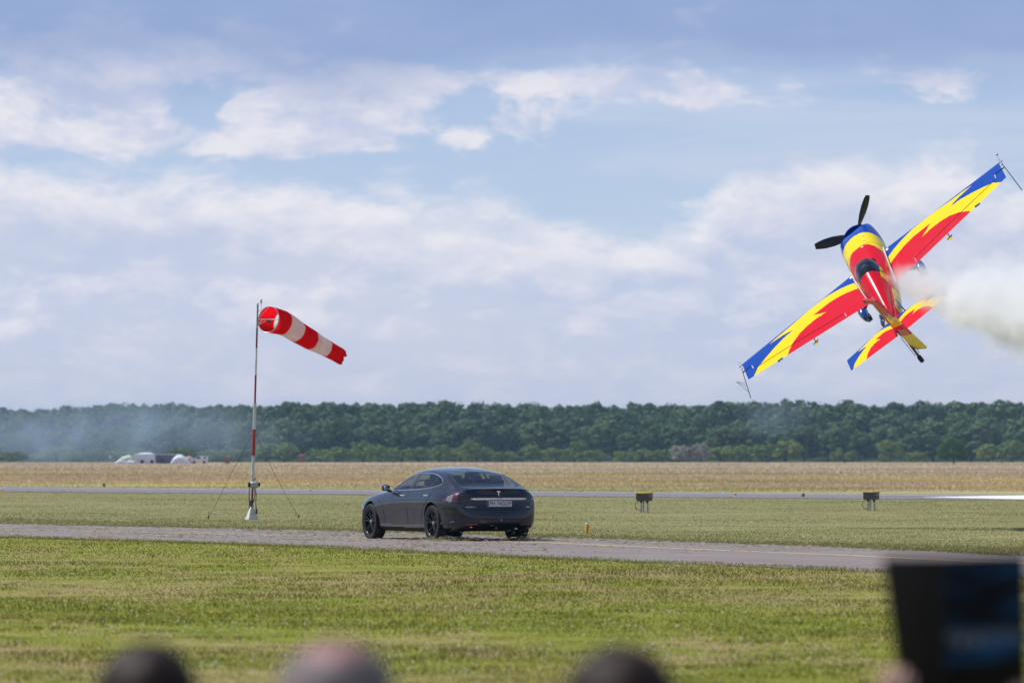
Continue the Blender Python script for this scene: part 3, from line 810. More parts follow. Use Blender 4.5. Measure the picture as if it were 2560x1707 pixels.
# lamps at the top
t = mh(764)
MB().tube([(mx(t), 0, t - .03), (mx(t), 0, t + .01)], .03, 12).build('lamp_base', M['grey_metal'], mast)
MB().ball(mx(t), 0, t + .045, .030, .030, .042).build('lamp_globe', M['white'], mast)
t2 = mh(752)
MB().tube([(mx(t) + .01, -.02, t - .16), (mx(t) + .09, -.02, t - .10), (mx(t) + .09, -.02, t2 - .06)], .006, 6).build('lamp_arm', M['dark_grey'], mast)
MB().tube([(mx(t) + .09, -.02, t2 - .06), (mx(t) + .09, -.02, t2 - .03)], .026, 12).build('lamp_base', M['grey_metal'], mast)
MB().ball(mx(t) + .09, -.02, t2 + .01, .030, .030, .045).build('lamp_globe', M['white'], mast)
# guy wires
ah = mh(1078)
for (gx_, gy_) in ((521, 1296), (747, 1294)):
    g1 = gnd(gx_, gy_) - MB0
    MB().tube([(mx(ah), 0, ah), (g1.x * .5, g1.y * .5, ah * .5 - .02), (g1.x, g1.y, 0)], .005, 6).build('guy_wire', M['wire'], mast)
    MB().tube([(g1.x, g1.y, -.05), (g1.x, g1.y, .08)], .02, 6).build('ground_anchor', M['dark_grey'], mast)
MB().tube([(mx(ah), 0, ah), (-.08, 2.0, 0)], .005, 6).build('guy_wire', M['wire'], mast)
# hoop and frame that carry the sock
HC = pix(671.5, 798.5, MD + .12) - MB0
AX0 = Vector((.60, .78, -.14)).normalized()
HR = .345
e1 = AX0.cross(Vector((0, 0, 1))).normalized(); e2 = e1.cross(AX0).normalized()
hoop = [HC + (e1 * math.cos(q) + e2 * math.sin(q)) * HR for q in np.linspace(0, 2 * math.pi, 49)]
MB().tube(hoop, .011, 6, False).build('hoop', M['grey_metal'], mast)
lft = HC - e1 * HR if (HC - e1 * HR).x < HC.x else HC + e1 * HR
rgtp = HC * 2 - lft
pm = Vector((mx(HC.z), 0, HC.z))
MB().tube([pm, HC, rgtp], .013, 8).build('hoop_crossbar', M['mast_white'], mast)
low_ = Vector((mx(HC.z - .17), 0, HC.z - .17))
MB().tube([low_, HC - Vector((.02, .0, .0))], .009, 6).build('strut', M['grey_metal'], mast)
MB().tube([low_, pm.lerp(HC, .45)], .009, 6).build('strut', M['mast_white'], mast)
MB().tube([pm, hoop[12]], .006, 6).build('strut', M['grey_metal'], mast)
lc = HC + Vector((.0, -.02, -.04))
MB().tube([lc + Vector((-.05, 0, .0)), lc + Vector((.05, .04, -.02))], [.02, .045], 10).build('sock_light', M['dark_grey'], mast)

# the sock itself
def sock_mat(name, col):
    m, t, o = new_mat(name)
    df = t.nodes.new('ShaderNodeBsdfDiffuse'); tl = t.nodes.new('ShaderNodeBsdfTranslucent'); mx_ = t.nodes.new('ShaderNodeMixShader')
    tcn = t.nodes.new('ShaderNodeTexCoord'); nz = noise(t, tcn.outputs['Object'], 3.5, 5)
    cc = mixc(t, nz.smooth(.3, .75), tuple(x * .85 for x in col), col)
    t.links.new(cc, df.inputs[0]); t.links.new(cc, tl.inputs[0]); mx_.inputs[0].default_value = .66
    t.links.new(df.outputs[0], mx_.inputs[1]); t.links.new(tl.outputs[0], mx_.inputs[2]); t.links.new(mx_.outputs[0], o.inputs[0])
    return m
M['sock_red'] = sock_mat('red_windsock_cloth', (.80, .004, .012)); M['sock_white'] = sock_mat('white_windsock_cloth', (.86, .82, .82))
sock = empty('windsock', MB0 + HC); tag(sock, 'red and white striped windsock blowing out to the right of the mast', 'windsock')
TE = pix(853, 892, MD + .12 + 2.05) - MB0 - HC
ctrl = [Vector((0, 0, 0)), AX0 * .62, Vector((TE.x * .42, TE.y * .45, TE.z * .36)), Vector((TE.x * .72, TE.y * .74, TE.z * .69)), TE]
axis = [Vector(p) for p in smoothpoly([tuple(c_) for c_ in ctrl], 20)]
L = np.concatenate([[0], np.cumsum([(axis[i + 1] - axis[i]).length for i in range(len(axis) - 1)])]); L /= L[-1]
NS, NR = 120, 56
rs = np.random.default_rng(3)
rings = []
for i in range(NS + 1):
    s = i / NS
    p = Vector([np.interp(s, L, [q[k] for q in axis]) for k in range(3)])
    p2 = Vector([np.interp(min(1, s + .02), L, [q[k] for q in axis]) for k in range(3)]); p1 = Vector([np.interp(max(0, s - .02), L, [q[k] for q in axis]) for k in range(3)])
    tt = (p2 - p1).normalized(); a1 = tt.cross(Vector((0, 0, 1))).normalized(); a2 = a1.cross(tt).normalized()
    rad = HR * (1 - .46 * s)
    ring = []
    for k in range(NR):
        q = 2 * math.pi * k / NR
        wr = 1 + s * (.05 * math.sin(3 * q + 5 * s) + .04 * math.sin(7 * q + 11 * s + 1) + .03 * math.sin(2 * q - 14 * s) + .02 * math.sin(11 * q + 25 * s)) - .04 * abs(math.sin(math.pi * s * 5)) * (.5 + .5 * math.sin(q)) * s
        flat = 1 - .10 * s * s
        end = (.03 * math.sin(4 * q) + .02 * math.sin(9 * q)) * max(0, s - .9) * 10
        ring.append(p + (a1 * math.cos(q) * flat + a2 * math.sin(q) * (1 + .05 * s)) * rad * wr + tt * end)
    rings.append(ring)
for b_ in range(5):
    i0, i1 = b_ * NS // 5, (b_ + 1) * NS // 5
    vs = [v for r_ in rings[i0:i1 + 1] for v in r_]; n_ = i1 - i0
    fs = [(i * NR + k, i * NR + (k + 1) % NR, (i + 1) * NR + (k + 1) % NR, (i + 1) * NR + k) for i in range(n_) for k in range(NR)]
    o = pyd('band', vs, fs, M['sock_red' if b_ % 2 == 0 else 'sock_white'], sock)
MB().tube([r_[40] * 1.002 for r_ in rings[2::6]], .004, 5).build('seam', M['sock_white'], sock)

# ------------------------------------------------------------------ approach light boxes on two legs
def papi(xp, yp, label, cable_side):
    g0 = gnd(xp, yp); e = empty('approach_light_box', g0, R(-34)); tag(e, label, 'light box', 'approach light boxes')
    LX, LY, H0, H1 = .36, .34, .33, .545
    mb = MB()
    prof = [(-LY / 2, H1), (-LY / 2 * 1.0, H0 + .05), (-LY / 2 + .05, H0), (LY / 2 - .05, H0), (LY / 2, H0 + .05), (LY / 2, H1)]
    mb.prism(prof, -LX / 2, LX / 2, 'X'); mb.build('housing', M['dark_grey'], e, True, 30)
    MB().box(0, 0, H1 + .016, LX + .03, LY + .06, .032, .006).build('lid', M['yellow'], e)
    MB().box(LX / 2 + .003, 0, (H0 + H1) / 2 + .02, .006, LY - .1, .13, .002).build('lens_window', M['gloss_black'], e)
    for sx, sy in ((-.11, 0), (.10, .02), (-.11, .12), ):
        MB().tube([(sx, sy, -.03), (sx, sy, H0 + .002)], .024, 10).build('leg', M['grey_metal'], e)
        MB().box(sx, sy, .004, .10, .10, .02, .004).build('foot_plate', M['grey_metal'], e)
    for sx in (-.11, .10):
        MB().lathe([(.024, H0 - .06), (.045, H0 - .02), (.06, H0 + .002)], 12, 'Z', (sx, .0, 0)).build('leg_socket', M['dark_grey'], e)
    MB().tube(smoothpoly([(-.12, -.1, H0), (-.2, -.12, H0 - .05), (-.24, -.12, H0 - .15), (-.2, -.12, H0 - .24), (-.13, -.06, H0 - .27), (-.12, -.02, 0)], 6), .008, 6).build('cable', M['black'], e)
    MB().tube([(.15, -.10, H0), (.15, -.10, H0 - .05)], .006, 6).build('knob', M['black'], e)
    MB().ball(.15, -.10, H0 - .06, .012, .012, .014, 10, 6).build('knob', M['black'], e)
papi(1611, 1280, 'yellow lidded black light box on legs just right of the car', 1)
papi(2178, 1276, 'yellow lidded black light box on legs further right, below the aeroplane', 1)

# amber marker post at the taxiway
g0 = gnd(1468, 1336); e = empty('marker_post', g0); tag(e, 'amber plastic taxiway marker post with white cap', 'marker post')
MB().lathe([(.0, -.02), (.022, -.02), (.024, .05), (.042, .07), (.043, .20), (.040, .205), (0, .205)], 18).build('post_body', M['orange'], e)
MB().lathe([(.036, .203), (.036, .235), (.028, .246), (0, .248)], 18).build('cap', M['white'], e)
def runway_light(xp, yp, hpx, label):
    g0 = gnd(xp, yp); h = hpx / (FPX / g0.y); e = empty('runway_light', g0); tag(e, label, 'runway light', 'runway edge lights')
    MB().lathe([(0, -.02), (h * .5, -.02), (h * .55, h * .1), (h * .30, h * .2), (h * .26, h * .7), (0, h * .7)], 14).build('body', M['orange'], e)
    MB().lathe([(h * .22, h * .7), (h * .24, h * .85), (h * .12, h), (0, h)], 14).build('lens', M['white'], e)
runway_light(775.5, 1230, 9, 'small amber runway edge light between the windsock mast and the car')
runway_light(1838, 1241, 11, 'small amber runway edge light between the two light boxes')
runway_light(2, 1230, 9, 'small amber runway edge light at the left edge of the photo')

# ------------------------------------------------------------------ parked and covered things at the far left
FD = 1150; FS = FPX / FD
def fp(xp): return (xp - 1280) / FS
def fz(yp): return CAM_H + (1138 - yp) / FS
M['tarp_white'] = pmat('white_tarpaulin', (.72, .74, .78), .7, var=.12, scale=1.2)
M['tarp_green'] = pmat('pale_green_tarpaulin', (.50, .60, .48), .7, var=.2, scale=1.2)
M['slate'] = pmat('slate_grey_panel', (.13, .15, .19), .7, var=.15, scale=1)
M['rust'] = pmat('rust_brown', (.22, .11, .08), .8, var=.3)
M['pink'] = pmat('salmon_paint', (.50, .30, .25), .7, var=.2)
M['dark_glass'] = pmat('dark_window', (.03, .035, .045), .1, var=.2)
def drape(name, pxs, depth, mat, D=FD, parent=None, seed=1):
    """lumpy cover draped over something: outline of heights along x, rounded in depth"""
    rg = np.random.default_rng(seed); X_ = [fp(p[0]) for p in pxs]; Z_ = [fz(p[1]) for p in pxs]
    xs_ = np.linspace(X_[0], X_[-1], 40); zs = np.interp(xs_, X_, Z_); n_ = 14; vs, fs = [], []
    for i, x_ in enumerate(xs_):
        for k in range(n_):
            q = math.pi * k / (n_ - 1); c_ = -math.cos(q); zz = zs[i] * (abs(math.sin(q)) ** .45) * (1 + rg.normal() * .015)
            vs.append((x_, D + c_ * depth / 2 * (1 + rg.normal() * .02), zz - .05))
    for i in range(39):
        for k in range(n_ - 1): fs.append((i * n_ + k, (i + 1) * n_ + k, (i + 1) * n_ + k + 1, i * n_ + k + 1))
    fs += [tuple(range(n_)), tuple(39 * n_ + k for k in range(n_ - 1, -1, -1))]
    return pyd(name, vs, fs, mat, parent, True, 50)
e = empty('covered_aircraft', (0, 0, 0)); tag(e, 'aircraft under a pale green and white cover, leftmost of the parked things', 'aircraft')
drape('nose_cover', [(284, 1158), (290, 1154), (300, 1146), (316, 1150), (322, 1157)], 2.2, M['tarp_white'], FD, e, 1)
drape('cover', [(297, 1150), (304, 1141), (316, 1138), (324, 1136), (332, 1140), (334, 1150)], 2.6, M['tarp_green'], FD + .5, e, 2)
drape('lower_cover', [(318, 1155), (322, 1150), (336, 1151), (340, 1157)], 1.8, M['tarp_white'], FD - .9, e, 3)
for xp in (303, 326): MB().lathe([(0, -.1), (.22, -.1), (.25, 0), (.22, .1), (0, .1)], 14, 'Y', (fp(xp), FD - .4, .25)).build('wheel', M['rubber'], e)
e = empty('box_trailer', (0, 0, 0)); tag(e, 'white box trailer with tarpaulin roof beside the covered aircraft', 'trailer')
x0, x1 = fp(333), fp(386)
MB().box((x0 + x1) / 2, FD + 4, (fz(1134) + .55) / 2, x1 - x0, 2.4, fz(1134) - .55, .08).build('box_body', M['tarp_white'], e)
drape('roof_tarpaulin', [(334, 1137), (345, 1133), (362, 1131), (376, 1132), (386, 1136)], 2.6, M['tarp_white'], FD + 4, e, 5).location = (0, 0, .08)
for xp in (353, 378): MB().lathe([(0, -.12), (.34, -.12), (.38, 0), (.34, .12), (0, .12)], 16, 'Y', (fp(xp), FD + 2.7, .37)).build('wheel', M['rubber'], e)
MB().box((x0 + x1) / 2, FD + 4, .50, x1 - x0 - .3, 2.1, .12).build('chassis', M['dark_grey'], e)
e = empty('storage_shed', (0, 0, 0)); tag(e, 'long slate grey shed with pale flat roof behind the white dome', 'shed')
x0, x1 = fp(386.5), fp(449)
MB().box((x0 + x1) / 2, FD + 7, (fz(1136) - .05) / 2, x1 - x0, 3, fz(1136) + .05).build('wall', M['slate'], e)
MB().box((x0 + x1) / 2, FD + 7, fz(1136) + .05, x1 - x0 + .2, 3.3, .12, .03).build('roof', M['tarp_white'], e)
MB().box(fp(402), FD + 5.48, .55, .9, .03, 1.1).build('door', M['dark_grey'], e)
o = drape('domed_cover', [(427, 1158), (431, 1150), (437, 1141), (445, 1136), (456, 1136), (463, 1141), (470, 1147), (478, 1158)], 3.2, M['tarp_white'], FD - 1, None, 8)
tag(o, 'white dome shaped tarpaulin cover in front of the grey shed', 'cover')
o = drape('salmon_cover', [(457, 1152), (463, 1141), (471, 1139), (480, 1143), (485, 1152)], 2.5, M['pink'], FD + 3, None, 9)
tag(o, 'low salmon pink covered heap between dome and white van', 'cover')
e = empty('parked_van', (0, 0, 0)); tag(e, 'small white van parked right of the white dome', 'van')
x0, x1 = fp(478), fp(520); zt = fz(1139)
MB().prism([(x0, .32), (x0, .95), (x0 + .9, 1.05), (x0 + 1.35, zt), (x1 - .25, zt), (x1, zt - .25), (x1, .32)], FD - .8, FD + .8, 'Y').build('body', M['tarp_white'], e, False)
MB().box(fp(497), FD - .81, zt - .38, .75, .02, .42).build('window', M['dark_glass'], e)
MB().box(fp(513), FD - .81, zt - .38, .45, .02, .42).build('window', M['dark_glass'], e)
MB().prism([(x0 + .95, 1.07), (x0 + 1.36, zt - .06), (x0 + 1.36, zt - .04), (x0 + .93, 1.09)], FD - .7, FD + .7, 'Y').build('windscreen', M['dark_glass'], e, False)
for xp in (486, 511): MB().lathe([(0, -.1), (.28, -.1), (.31, 0), (.28, .1), (0, .1)], 16, 'Y', (fp(xp), FD - .75, .3)).build('wheel', M['rubber'], e)
e = empty('rusty_hut', (0, 0, 0)); tag(e, 'small rust brown hut left of the mast foot', 'hut')
MB().box(fp(568), FD, .6, 1.0, 1.0, 1.3).build('wall', M['rust'], e, False); MB().prism([(fp(568) - .6, 1.25), (fp(568), 1.6), (fp(568) + .6, 1.25)], FD - .6, FD + .6, 'Y').build('roof', M['pink'], e, False)
e = empty('brown_shed', (0, 0, 0)); tag(e, 'low rust brown shed just right of the mast before the wood', 'shed')
MB().box(fp(671), 1330, .8, 1.6, 1.4, 1.6).build('wall', M['rust'], e, False); MB().prism([(fp(671) - .95, 1.6), (fp(671), 2.05), (fp(671) + .95, 1.6)], 1329.1, 1330.9, 'Y').build('roof', M['pink'], e, False)
e = empty('dark_car', (0, 0, 0)); tag(e, 'dark blue car half out of the photo at the far left', 'car')
x1 = fp(21); M['far_blue'] = pmat('dark_blue_car_paint', (.03, .06, .12), .3)
MB().prism([(x1 - 4, .25), (x1 - 4, .7), (x1 - 3.2, .8), (x1 - 2.5, 1.25), (x1 - 1.0, 1.3), (x1 - .3, .85), (x1, .75), (x1, .25)], 1129.2, 1130.8, 'Y').build('body', M['far_blue'], e, False)
MB().prism([(x1 - 2.3, .88), (x1 - 2.1, 1.2), (x1 - 1.05, 1.22), (x1 - .6, .88)], 1129.17, 1129.3, 'Y').build('window', M['dark_glass'], e, False)
for dx_ in (-.7, -3.2): MB().lathe([(0, -.1), (.27, -.1), (.3, 0), (.27, .1), (0, .1)], 14, 'Y', (x1 + dx_, 1129.2, .3)).build('wheel', M['rubber'], e)
e = empty('round_sign', (0, 0, 0)); tag(e, 'tiny white round sign on a post left of the covered aircraft', 'sign')
MB().lathe([(0, -.02), (.26, -.02), (.26, .02), (0, .02)], 18, 'Y', (fp(278), FD - 3, fz(1142))).build('disc', M['white'], e); MB().tube([(fp(278), FD - 2.97, -.1), (fp(278), FD - 2.97, fz(1142))], .03, 6).build('post', M['grey_metal'], e)
for xp, nm in ((2111, 'left of the round tree'), (2505, 'right of the round tree')):
    e = empty('fence_post', (0, 0, 0)); tag(e, 'dark weathered wooden post in the far meadow, ' + nm, 'post', 'posts in the far meadow')
    xx_ = (xp - 1280) * 1060 / FPX
    MB().tube([(xx_, 1060, -.2), (xx_ + .02, 1060, 1.2)], [.07, .055], 8).build('shaft', M['bark'], e)
    MB().ball(xx_ + .02, 1060, 1.2, .055, .055, .03, 8, 6).build('post_cap', M['bark'], e)
# ------------------------------------------------------------------ the car
def metal_paint():
    m, t, o = new_mat('dark_grey_metallic_paint')
    b = t.nodes.new('ShaderNodeBsdfPrincipled'); t.links.new(b.outputs[0], o.inputs[0])
    tcn = t.nodes.new('ShaderNodeTexCoord'); n1 = noise(t, tcn.outputs['Object'], 900, 1, .5); X_, Y_, Z_ = sep(t, tcn.outputs['Object'])
    n2 = noise(t, tcn.outputs['Object'], 3, 4, .6)
    dust = (Z_.smooth(.50, .15) * n2 * .07).clamp()
    cc = mixc(t, n1, (.005, .007, .018), (.028, .030, .056)); cc = mixc(t, dust, cc, (.14, .12, .10))
    t.links.new(cc, b.inputs['Base Color']); b.inputs['Metallic'].default_value = 0.15; b.inputs['Specular IOR Level'].default_value = 0.02
    t.links.new((dust * .5 + .27).s, b.inputs['Roughness']); b.inputs['Coat Weight'].default_value = 1.0; b.inputs['Coat Roughness'].default_value = .01
    return m
M['car_paint'] = metal_paint()
M['car_glass'] = glass_mat('tinted_car_glass', (.60, .66, .70), .05)
M['roof_glass'] = pmat('dark_roof_glass', (.008, .012, .02), .04, var=.1, coat=1.0, spec=.6)
M['lamp_red'] = pmat('tail_lamp_red', (.10, .008, .010), .08, var=.2, coat=1.0)
M['lamp_clear'] = pmat('tail_lamp_clear', (.22, .20, .20), .08, var=.2, coat=1.0)
M['lamp_dark'] = pmat('tail_lamp_smoked', (.03, .012, .014), .06, var=.3, coat=1.0)
M['reflector'] = pmat('red_reflector', (.35, .01, .02), .15, var=.2, coat=1.0)
M['satin'] = pmat('satin_grey_sill', (.16, .165, .18), .35, .5)
M['interior'] = pmat('dark_interior', (.025, .025, .028), .8, var=.2)
M['seat_light'] = pmat('seat_leather', (.04, .04, .045), .6, var=.2)
M['rim'] = pmat('black_alloy', (.035, .035, .04), .2, .5, var=.2, coat=.6)
M['plate'] = pmat('plate_white', (.62, .64, .66), .4, var=.04)
M['plate_blue'] = pmat('plate_blue', (.01, .05, .38), .4, var=.04)
M['plate_text'] = pmat('plate_black', (.01, .01, .012), .5, var=.1)
CAR_A = R(25.2)
car = empty('parked_car', (-.678, 109.5, .018), math.pi / 2 + CAR_A)
tag(car, 'dark grey metallic fastback saloon car with black wheels on the taxiway', 'car')
PN = np.array([(3.93, 0), (3.90, .38), (3.78, .69), (3.49, .88), (2.96, .955), (2.3, .962), (1.5, .966), (.7, .972), (0, .978), (-.45, .950), (-.79, .860), (-.965, .68), (-1.05, .38), (-1.08, 0)])
KEY = [0, 3, 6, 8, 10, 13]
LV_D = [[.30, .30, .30, .30, .22, .20], [.12, .10, .10, .10, .045, .05], [.05, .04, .045, .04, .006, 0], [.02, .02, .062, .045, 0, .03], [0, 0, .035, .02, 0, .075],
        [0, 0, .008, .004, 0, .08], [.03, .015, 0, 0, .018, .085], [.10, .07, .022, .022, .055, .115], [.22, .16, .062, .075, .12, .055]]
LV_Z = [[.18, .17, .16, .17, .19, .20], [.2, .2, .18, .2, .26, .28], [.27, .28, .26, .28, .41, .43], [.36, .38, .36, .38, .57, .60], [.46, .5, .5, .52, .67, .72],
        [.54, .60, .63, .65, .76, .80], [.61, .68, .73, .76, .835, .86], [.69, .76, .84, .875, .89, .925], [.74, .82, .92, .945, .94, .985]]
NT = 460
ti = np.concatenate([np.linspace(0, 3, 60, endpoint=False), np.linspace(3, 9, 250, endpoint=False), np.linspace(9, 13, 150)])
pl = cspline(PN, ti); e_ = 1e-3
tg = cspline(PN, np.minimum(ti + e_, 13)) - cspline(PN, np.maximum(ti - e_, 0)); tg /= np.linalg.norm(tg, axis=1)[:, None]
nm = np.stack([-tg[:, 1], tg[:, 0]], 1) * -1
nm[nm[:, 1] < -.01] *= -1
nm = np.where((nm[:, :1] * (pl[:, :1] - 1.4) + nm[:, 1:] * pl[:, 1:]) < 0, -nm, nm)
ZT = lambda x: pchip([-1.08, -1.0, -.85, -.6, -.3, .1, .5, .9, 1.2, 1.5, 1.9, 2.3, 2.45, 2.8, 3.2, 3.6, 3.88], [.985, .990, 1.016, 1.080, 1.20, 1.332, 1.395, 1.412, 1.405, 1.365, 1.22, 1.052, 1.02, .98, .92, .82, .74], x)
YC = lambda x: pchip([-1.08, -.85, -.6, -.3, .1, .5, .9, 1.2, 1.5, 1.9, 2.3, 2.6, 3.2, 3.88], [.4, .62, .68, .665, .635, .615, .61, .615, .63, .66, .70, .62, .55, .3], x)
ZC = lambda x: pchip([-1.08, -.85, -.6, -.3, .1, .5, .9, 1.2, 1.5, 1.9, 2.3, 2.6, 3.2, 3.88], [.98, 1.0, 1.04, 1.135, 1.25, 1.305, 1.325, 1.315, 1.28, 1.155, 1.005, .97, .90, .74], x)
cols = []
NSK, NUP = 74, 84
for i in range(NT):
    t_ = ti[i]; pts = []
    for k in range(9):
        d_ = pchip(KEY, LV_D[k], np.array([t_]))[0]; z_ = pchip(KEY, LV_Z[k], np.array([t_]))[0]
        q = pl[i] - nm[i] * d_; pts.append((q[0], max(q[1], 0.0), z_))
    cx = min(max(pts[0][0], -.75), 3.5)
    pts = [(cx, 0.0, pts[0][2] + .005)] + pts
    S = pts[-1]; x_ = S[0]; ys_ = S[1]
    zt_ = max(float(ZT(np.array([x_]))[0]), S[2] + .004 * min(1, ys_ / .3)); yc_ = min(float(YC(np.array([x_]))[0]), .80 * ys_)
    zc_ = float(ZC(np.array([x_]))[0]); zc_ = min(max(zc_, S[2] + (zt_ - S[2]) * .5), S[2] + (zt_ - S[2]) * .9)
    up = [((ys_ + yc_) / 2 + .014, S[2] * .5 + zc_ * .5), (yc_, zc_), (yc_ * .52, zt_ - (zt_ - zc_) * .24), (0, zt_)]
    pts += [(x_, a_, b_) for a_, b_ in up]
    A = np.array(pts)
    def samp(B, n, endpoint):
        ln = np.concatenate([[0], np.cumsum(np.maximum(np.linalg.norm(np.diff(B[:, 1:], axis=0), axis=1), .004))])
        s = np.linspace(0, ln[-1], n, endpoint=endpoint)
        return np.stack([pchip(ln, B[:, j], s) for j in range(3)], 1)
    ln = np.concatenate([[0], np.cumsum(np.maximum(np.linalg.norm(np.diff(A[:, 1:], axis=0), axis=1), .006))])
    s = np.concatenate([np.linspace(0, ln[9], NSK, endpoint=False), np.linspace(ln[9], ln[-1], NUP)])
    cols.append(np.stack([pchip(ln, A[:, j], s) for j in range(3)], 1))
G = np.array(cols)                       # (NT, rows, 3)
for it in range(14):
    pad = np.concatenate([G[:, :1], G, G[:, -2:-1] * np.array([1, -1, 1])], 1)
    Gn = (pad[:, :-2] + 2 * pad[:, 1:-1] + pad[:, 2:]) / 4; Gn[:, 0] = G[:, 0]
    if it < 10:
        pc = np.concatenate([Gn[1:2] * np.array([1, -1, 1]), Gn, Gn[-2:-1] * np.array([1, -1, 1])], 0)
        Gn = (pc[:-2] + 2 * pc[1:-1] + pc[2:]) / 4
    Gn[:, -1, 1] = 0; Gn[0, :, 1] = 0; Gn[-1, :, 1] = 0
    G = Gn
NRW = NSK + NUP
fi, fj = np.meshgrid(np.arange(NT - 1), np.arange(NRW - 1), indexing='ij'); fi, fj = fi.ravel(), fj.ravel()
quad = np.stack([fi * NRW + fj, (fi + 1) * NRW + fj, (fi + 1) * NRW + fj + 1, fi * NRW + fj + 1], 1)
GV = G.reshape(-1, 3); CEN = GV[quad].mean(1); cx_, cy_, cz_ = CEN.T
upper = fj >= NSK - 2; tcol = ti[fi]
cls = np.full(len(quad), 'body', dtype='U14')
rearzone = cx_ < -.55
# lower dark bits
cls[(fj < NSK) & (cz_ < .30) & ~rearzone & (cx_ < 3.2)] = 'sill'
cls[(cz_ < .245) & ~rearzone] = 'underbody'
cls[rearzone & (cz_ < .335 - .10 * np.clip((cy_ - .5) / .3, 0, 1)) & (fj < NSK)] = 'diffuser'
DF = [(2.27, .30), (2.30, .60), (2.33, .90), (2.30, .97), (1.21, .97), (1.19, .60), (1.22, .30)]
DR = [(1.18, .97), (1.17, .60), (1.20, .30), (.60, .30), (.52, .45), (.40, .60), (.22, .74), (.08, .88), (.04, .97)]
sd = (fj < NSK + 3) & (cy_ > .7) & (cls == 'body')
cls[sd & inpoly(cx_, cz_, DF)] = 'front_door'; cls[sd & inpoly(cx_, cz_, DR)] = 'rear_door'
DLO = smoothpoly([(2.10, .965), (1.85, .953), (1.2, .965), (.6, .985), (.15, 1.02), (-.06, 1.065), (-.10, 1.10), (-.02, 1.155), (.15, 1.215), (.45, 1.268), (.8, 1.290), (1.15, 1.287), (1.45, 1.25), (1.72, 1.165), (1.92, 1.07)], 8, True)
win = upper & (cy_ > .5) & inpoly(cx_, cz_, DLO)
cls[win] = 'pillar'
cls[win & (cx_ > 1.75)] = 'sail_panel'
cls[win & (cx_ > 1.235 + (cz_ - 1) * -.28) & (cx_ < 2.14)] = 'front_window'
cls[win & (cx_ < 1.13 + (cz_ - 1) * -.28) & (cx_ > .30 + (cz_ - 1) * -.1)] = 'rear_window'
cls[win & (cx_ < .27 + (cz_ - 1) * -.1)] = 'quarter_window'
WS = smoothpoly([(2.34, 0), (2.33, .3), (2.25, .60), (2.05, .60), (1.8, .575), (1.55, .545), (1.46, .48), (1.43, 0)], 6)
cls[upper & inpoly(cx_, cy_, [tuple(p) for p in WS] + [(1.43, -.1), (2.34, -.1)])] = 'windscreen'
RW = smoothpoly([(.06, 0), (.055, .35), (.03, .50), (-.05, .545), (-.3, .585), (-.56, .585), (-.70, .52), (-.765, .34), (-.785, 0)], 6)
cls[upper & inpoly(cx_, cy_, [tuple(p) for p in RW] + [(-.785, -.1), (.06, -.1)])] = 'rear_glass'
RG = smoothpoly([(1.40, 0), (1.40, .40), (1.36, .49), (1.2, .515), (.6, .525), (.2, .53), (.09, .515), (.08, .40), (.085, 0)], 6)
cls[upper & inpoly(cx_, cy_, [tuple(p) for p in RG] + [(.085, -.1), (1.40, -.1)])] = 'roof_panel'
# tail lamps on a strip laid out along the perimeter
perim = np.concatenate([[0], np.cumsum(np.linalg.norm(np.diff(pl, axis=0), axis=1))]); sp = (perim[-1] - perim)[fi]   # distance from rear centre line
TL = [(.44, .775), (.62, .755), (.86, .748), (1.08, .752), (1.28, .768), (1.22, .82), (1.08, .872), (.92, .897), (.80, .895), (.70, .880), (.55, .845)]
lamp = inpoly(sp, cz_, smoothpoly(TL, 5, True)) & (fj < NSK + 4) & (cx_ < 0)
cls[lamp] = 'lamp_smoked'; cls[lamp & (sp > .86)] = 'lamp_clear'; cls[lamp & (sp > .86) & (sp < 1.0)] = 'lamp_red'; cls[lamp & (sp > 1.17)] = 'lamp_red'
# wheel arches
for ax_ in (0.0, 2.96):
    cut = (cy_ > .42) & ((cx_ - ax_) ** 2 + (cz_ - .352) ** 2 < .388 ** 2) & (cz_ < .78); cls[cut] = 'cut'
def surf(name, sel, mat, parent, side=0, thick=0.0):
    """faces picked from the body grid, left half (side 1), right half (-1) or both (0)"""
    f_ = quad[sel]; us, inv = np.unique(f_, return_inverse=True); v_ = GV[us]; q_ = inv.reshape(-1, 4)
    if side == 1: vv, ff = v_, q_[:, ::-1]
    elif side == -1: vv, ff = v_ * np.array([1, -1, 1]), q_
    else: vv = np.concatenate([v_, v_ * np.array([1, -1, 1])]); ff = np.concatenate([q_[:, ::-1], q_ + len(v_)])
    o = fast(name, vv, ff, 4, mat, parent, True)
    bm = bmesh.new(); bm.from_mesh(o.data); bmesh.ops.remove_doubles(bm, verts=bm.verts, dist=2e-4); bmesh.ops.recalc_face_normals(bm, faces=bm.faces)
    bm.to_mesh(o.data); bm.free(); o.data.set_sharp_from_angle(angle=R(42))
    if thick:
        md = o.modifiers.new('thickness', 'SOLIDIFY'); md.thickness = thick; md.offset = -1
    return o
body = surf('body', cls == 'body', M['car_paint'], car)
surf('underbody', cls == 'underbody', M['black'], car)
surf('diffuser', cls == 'diffuser', M['black'], car)
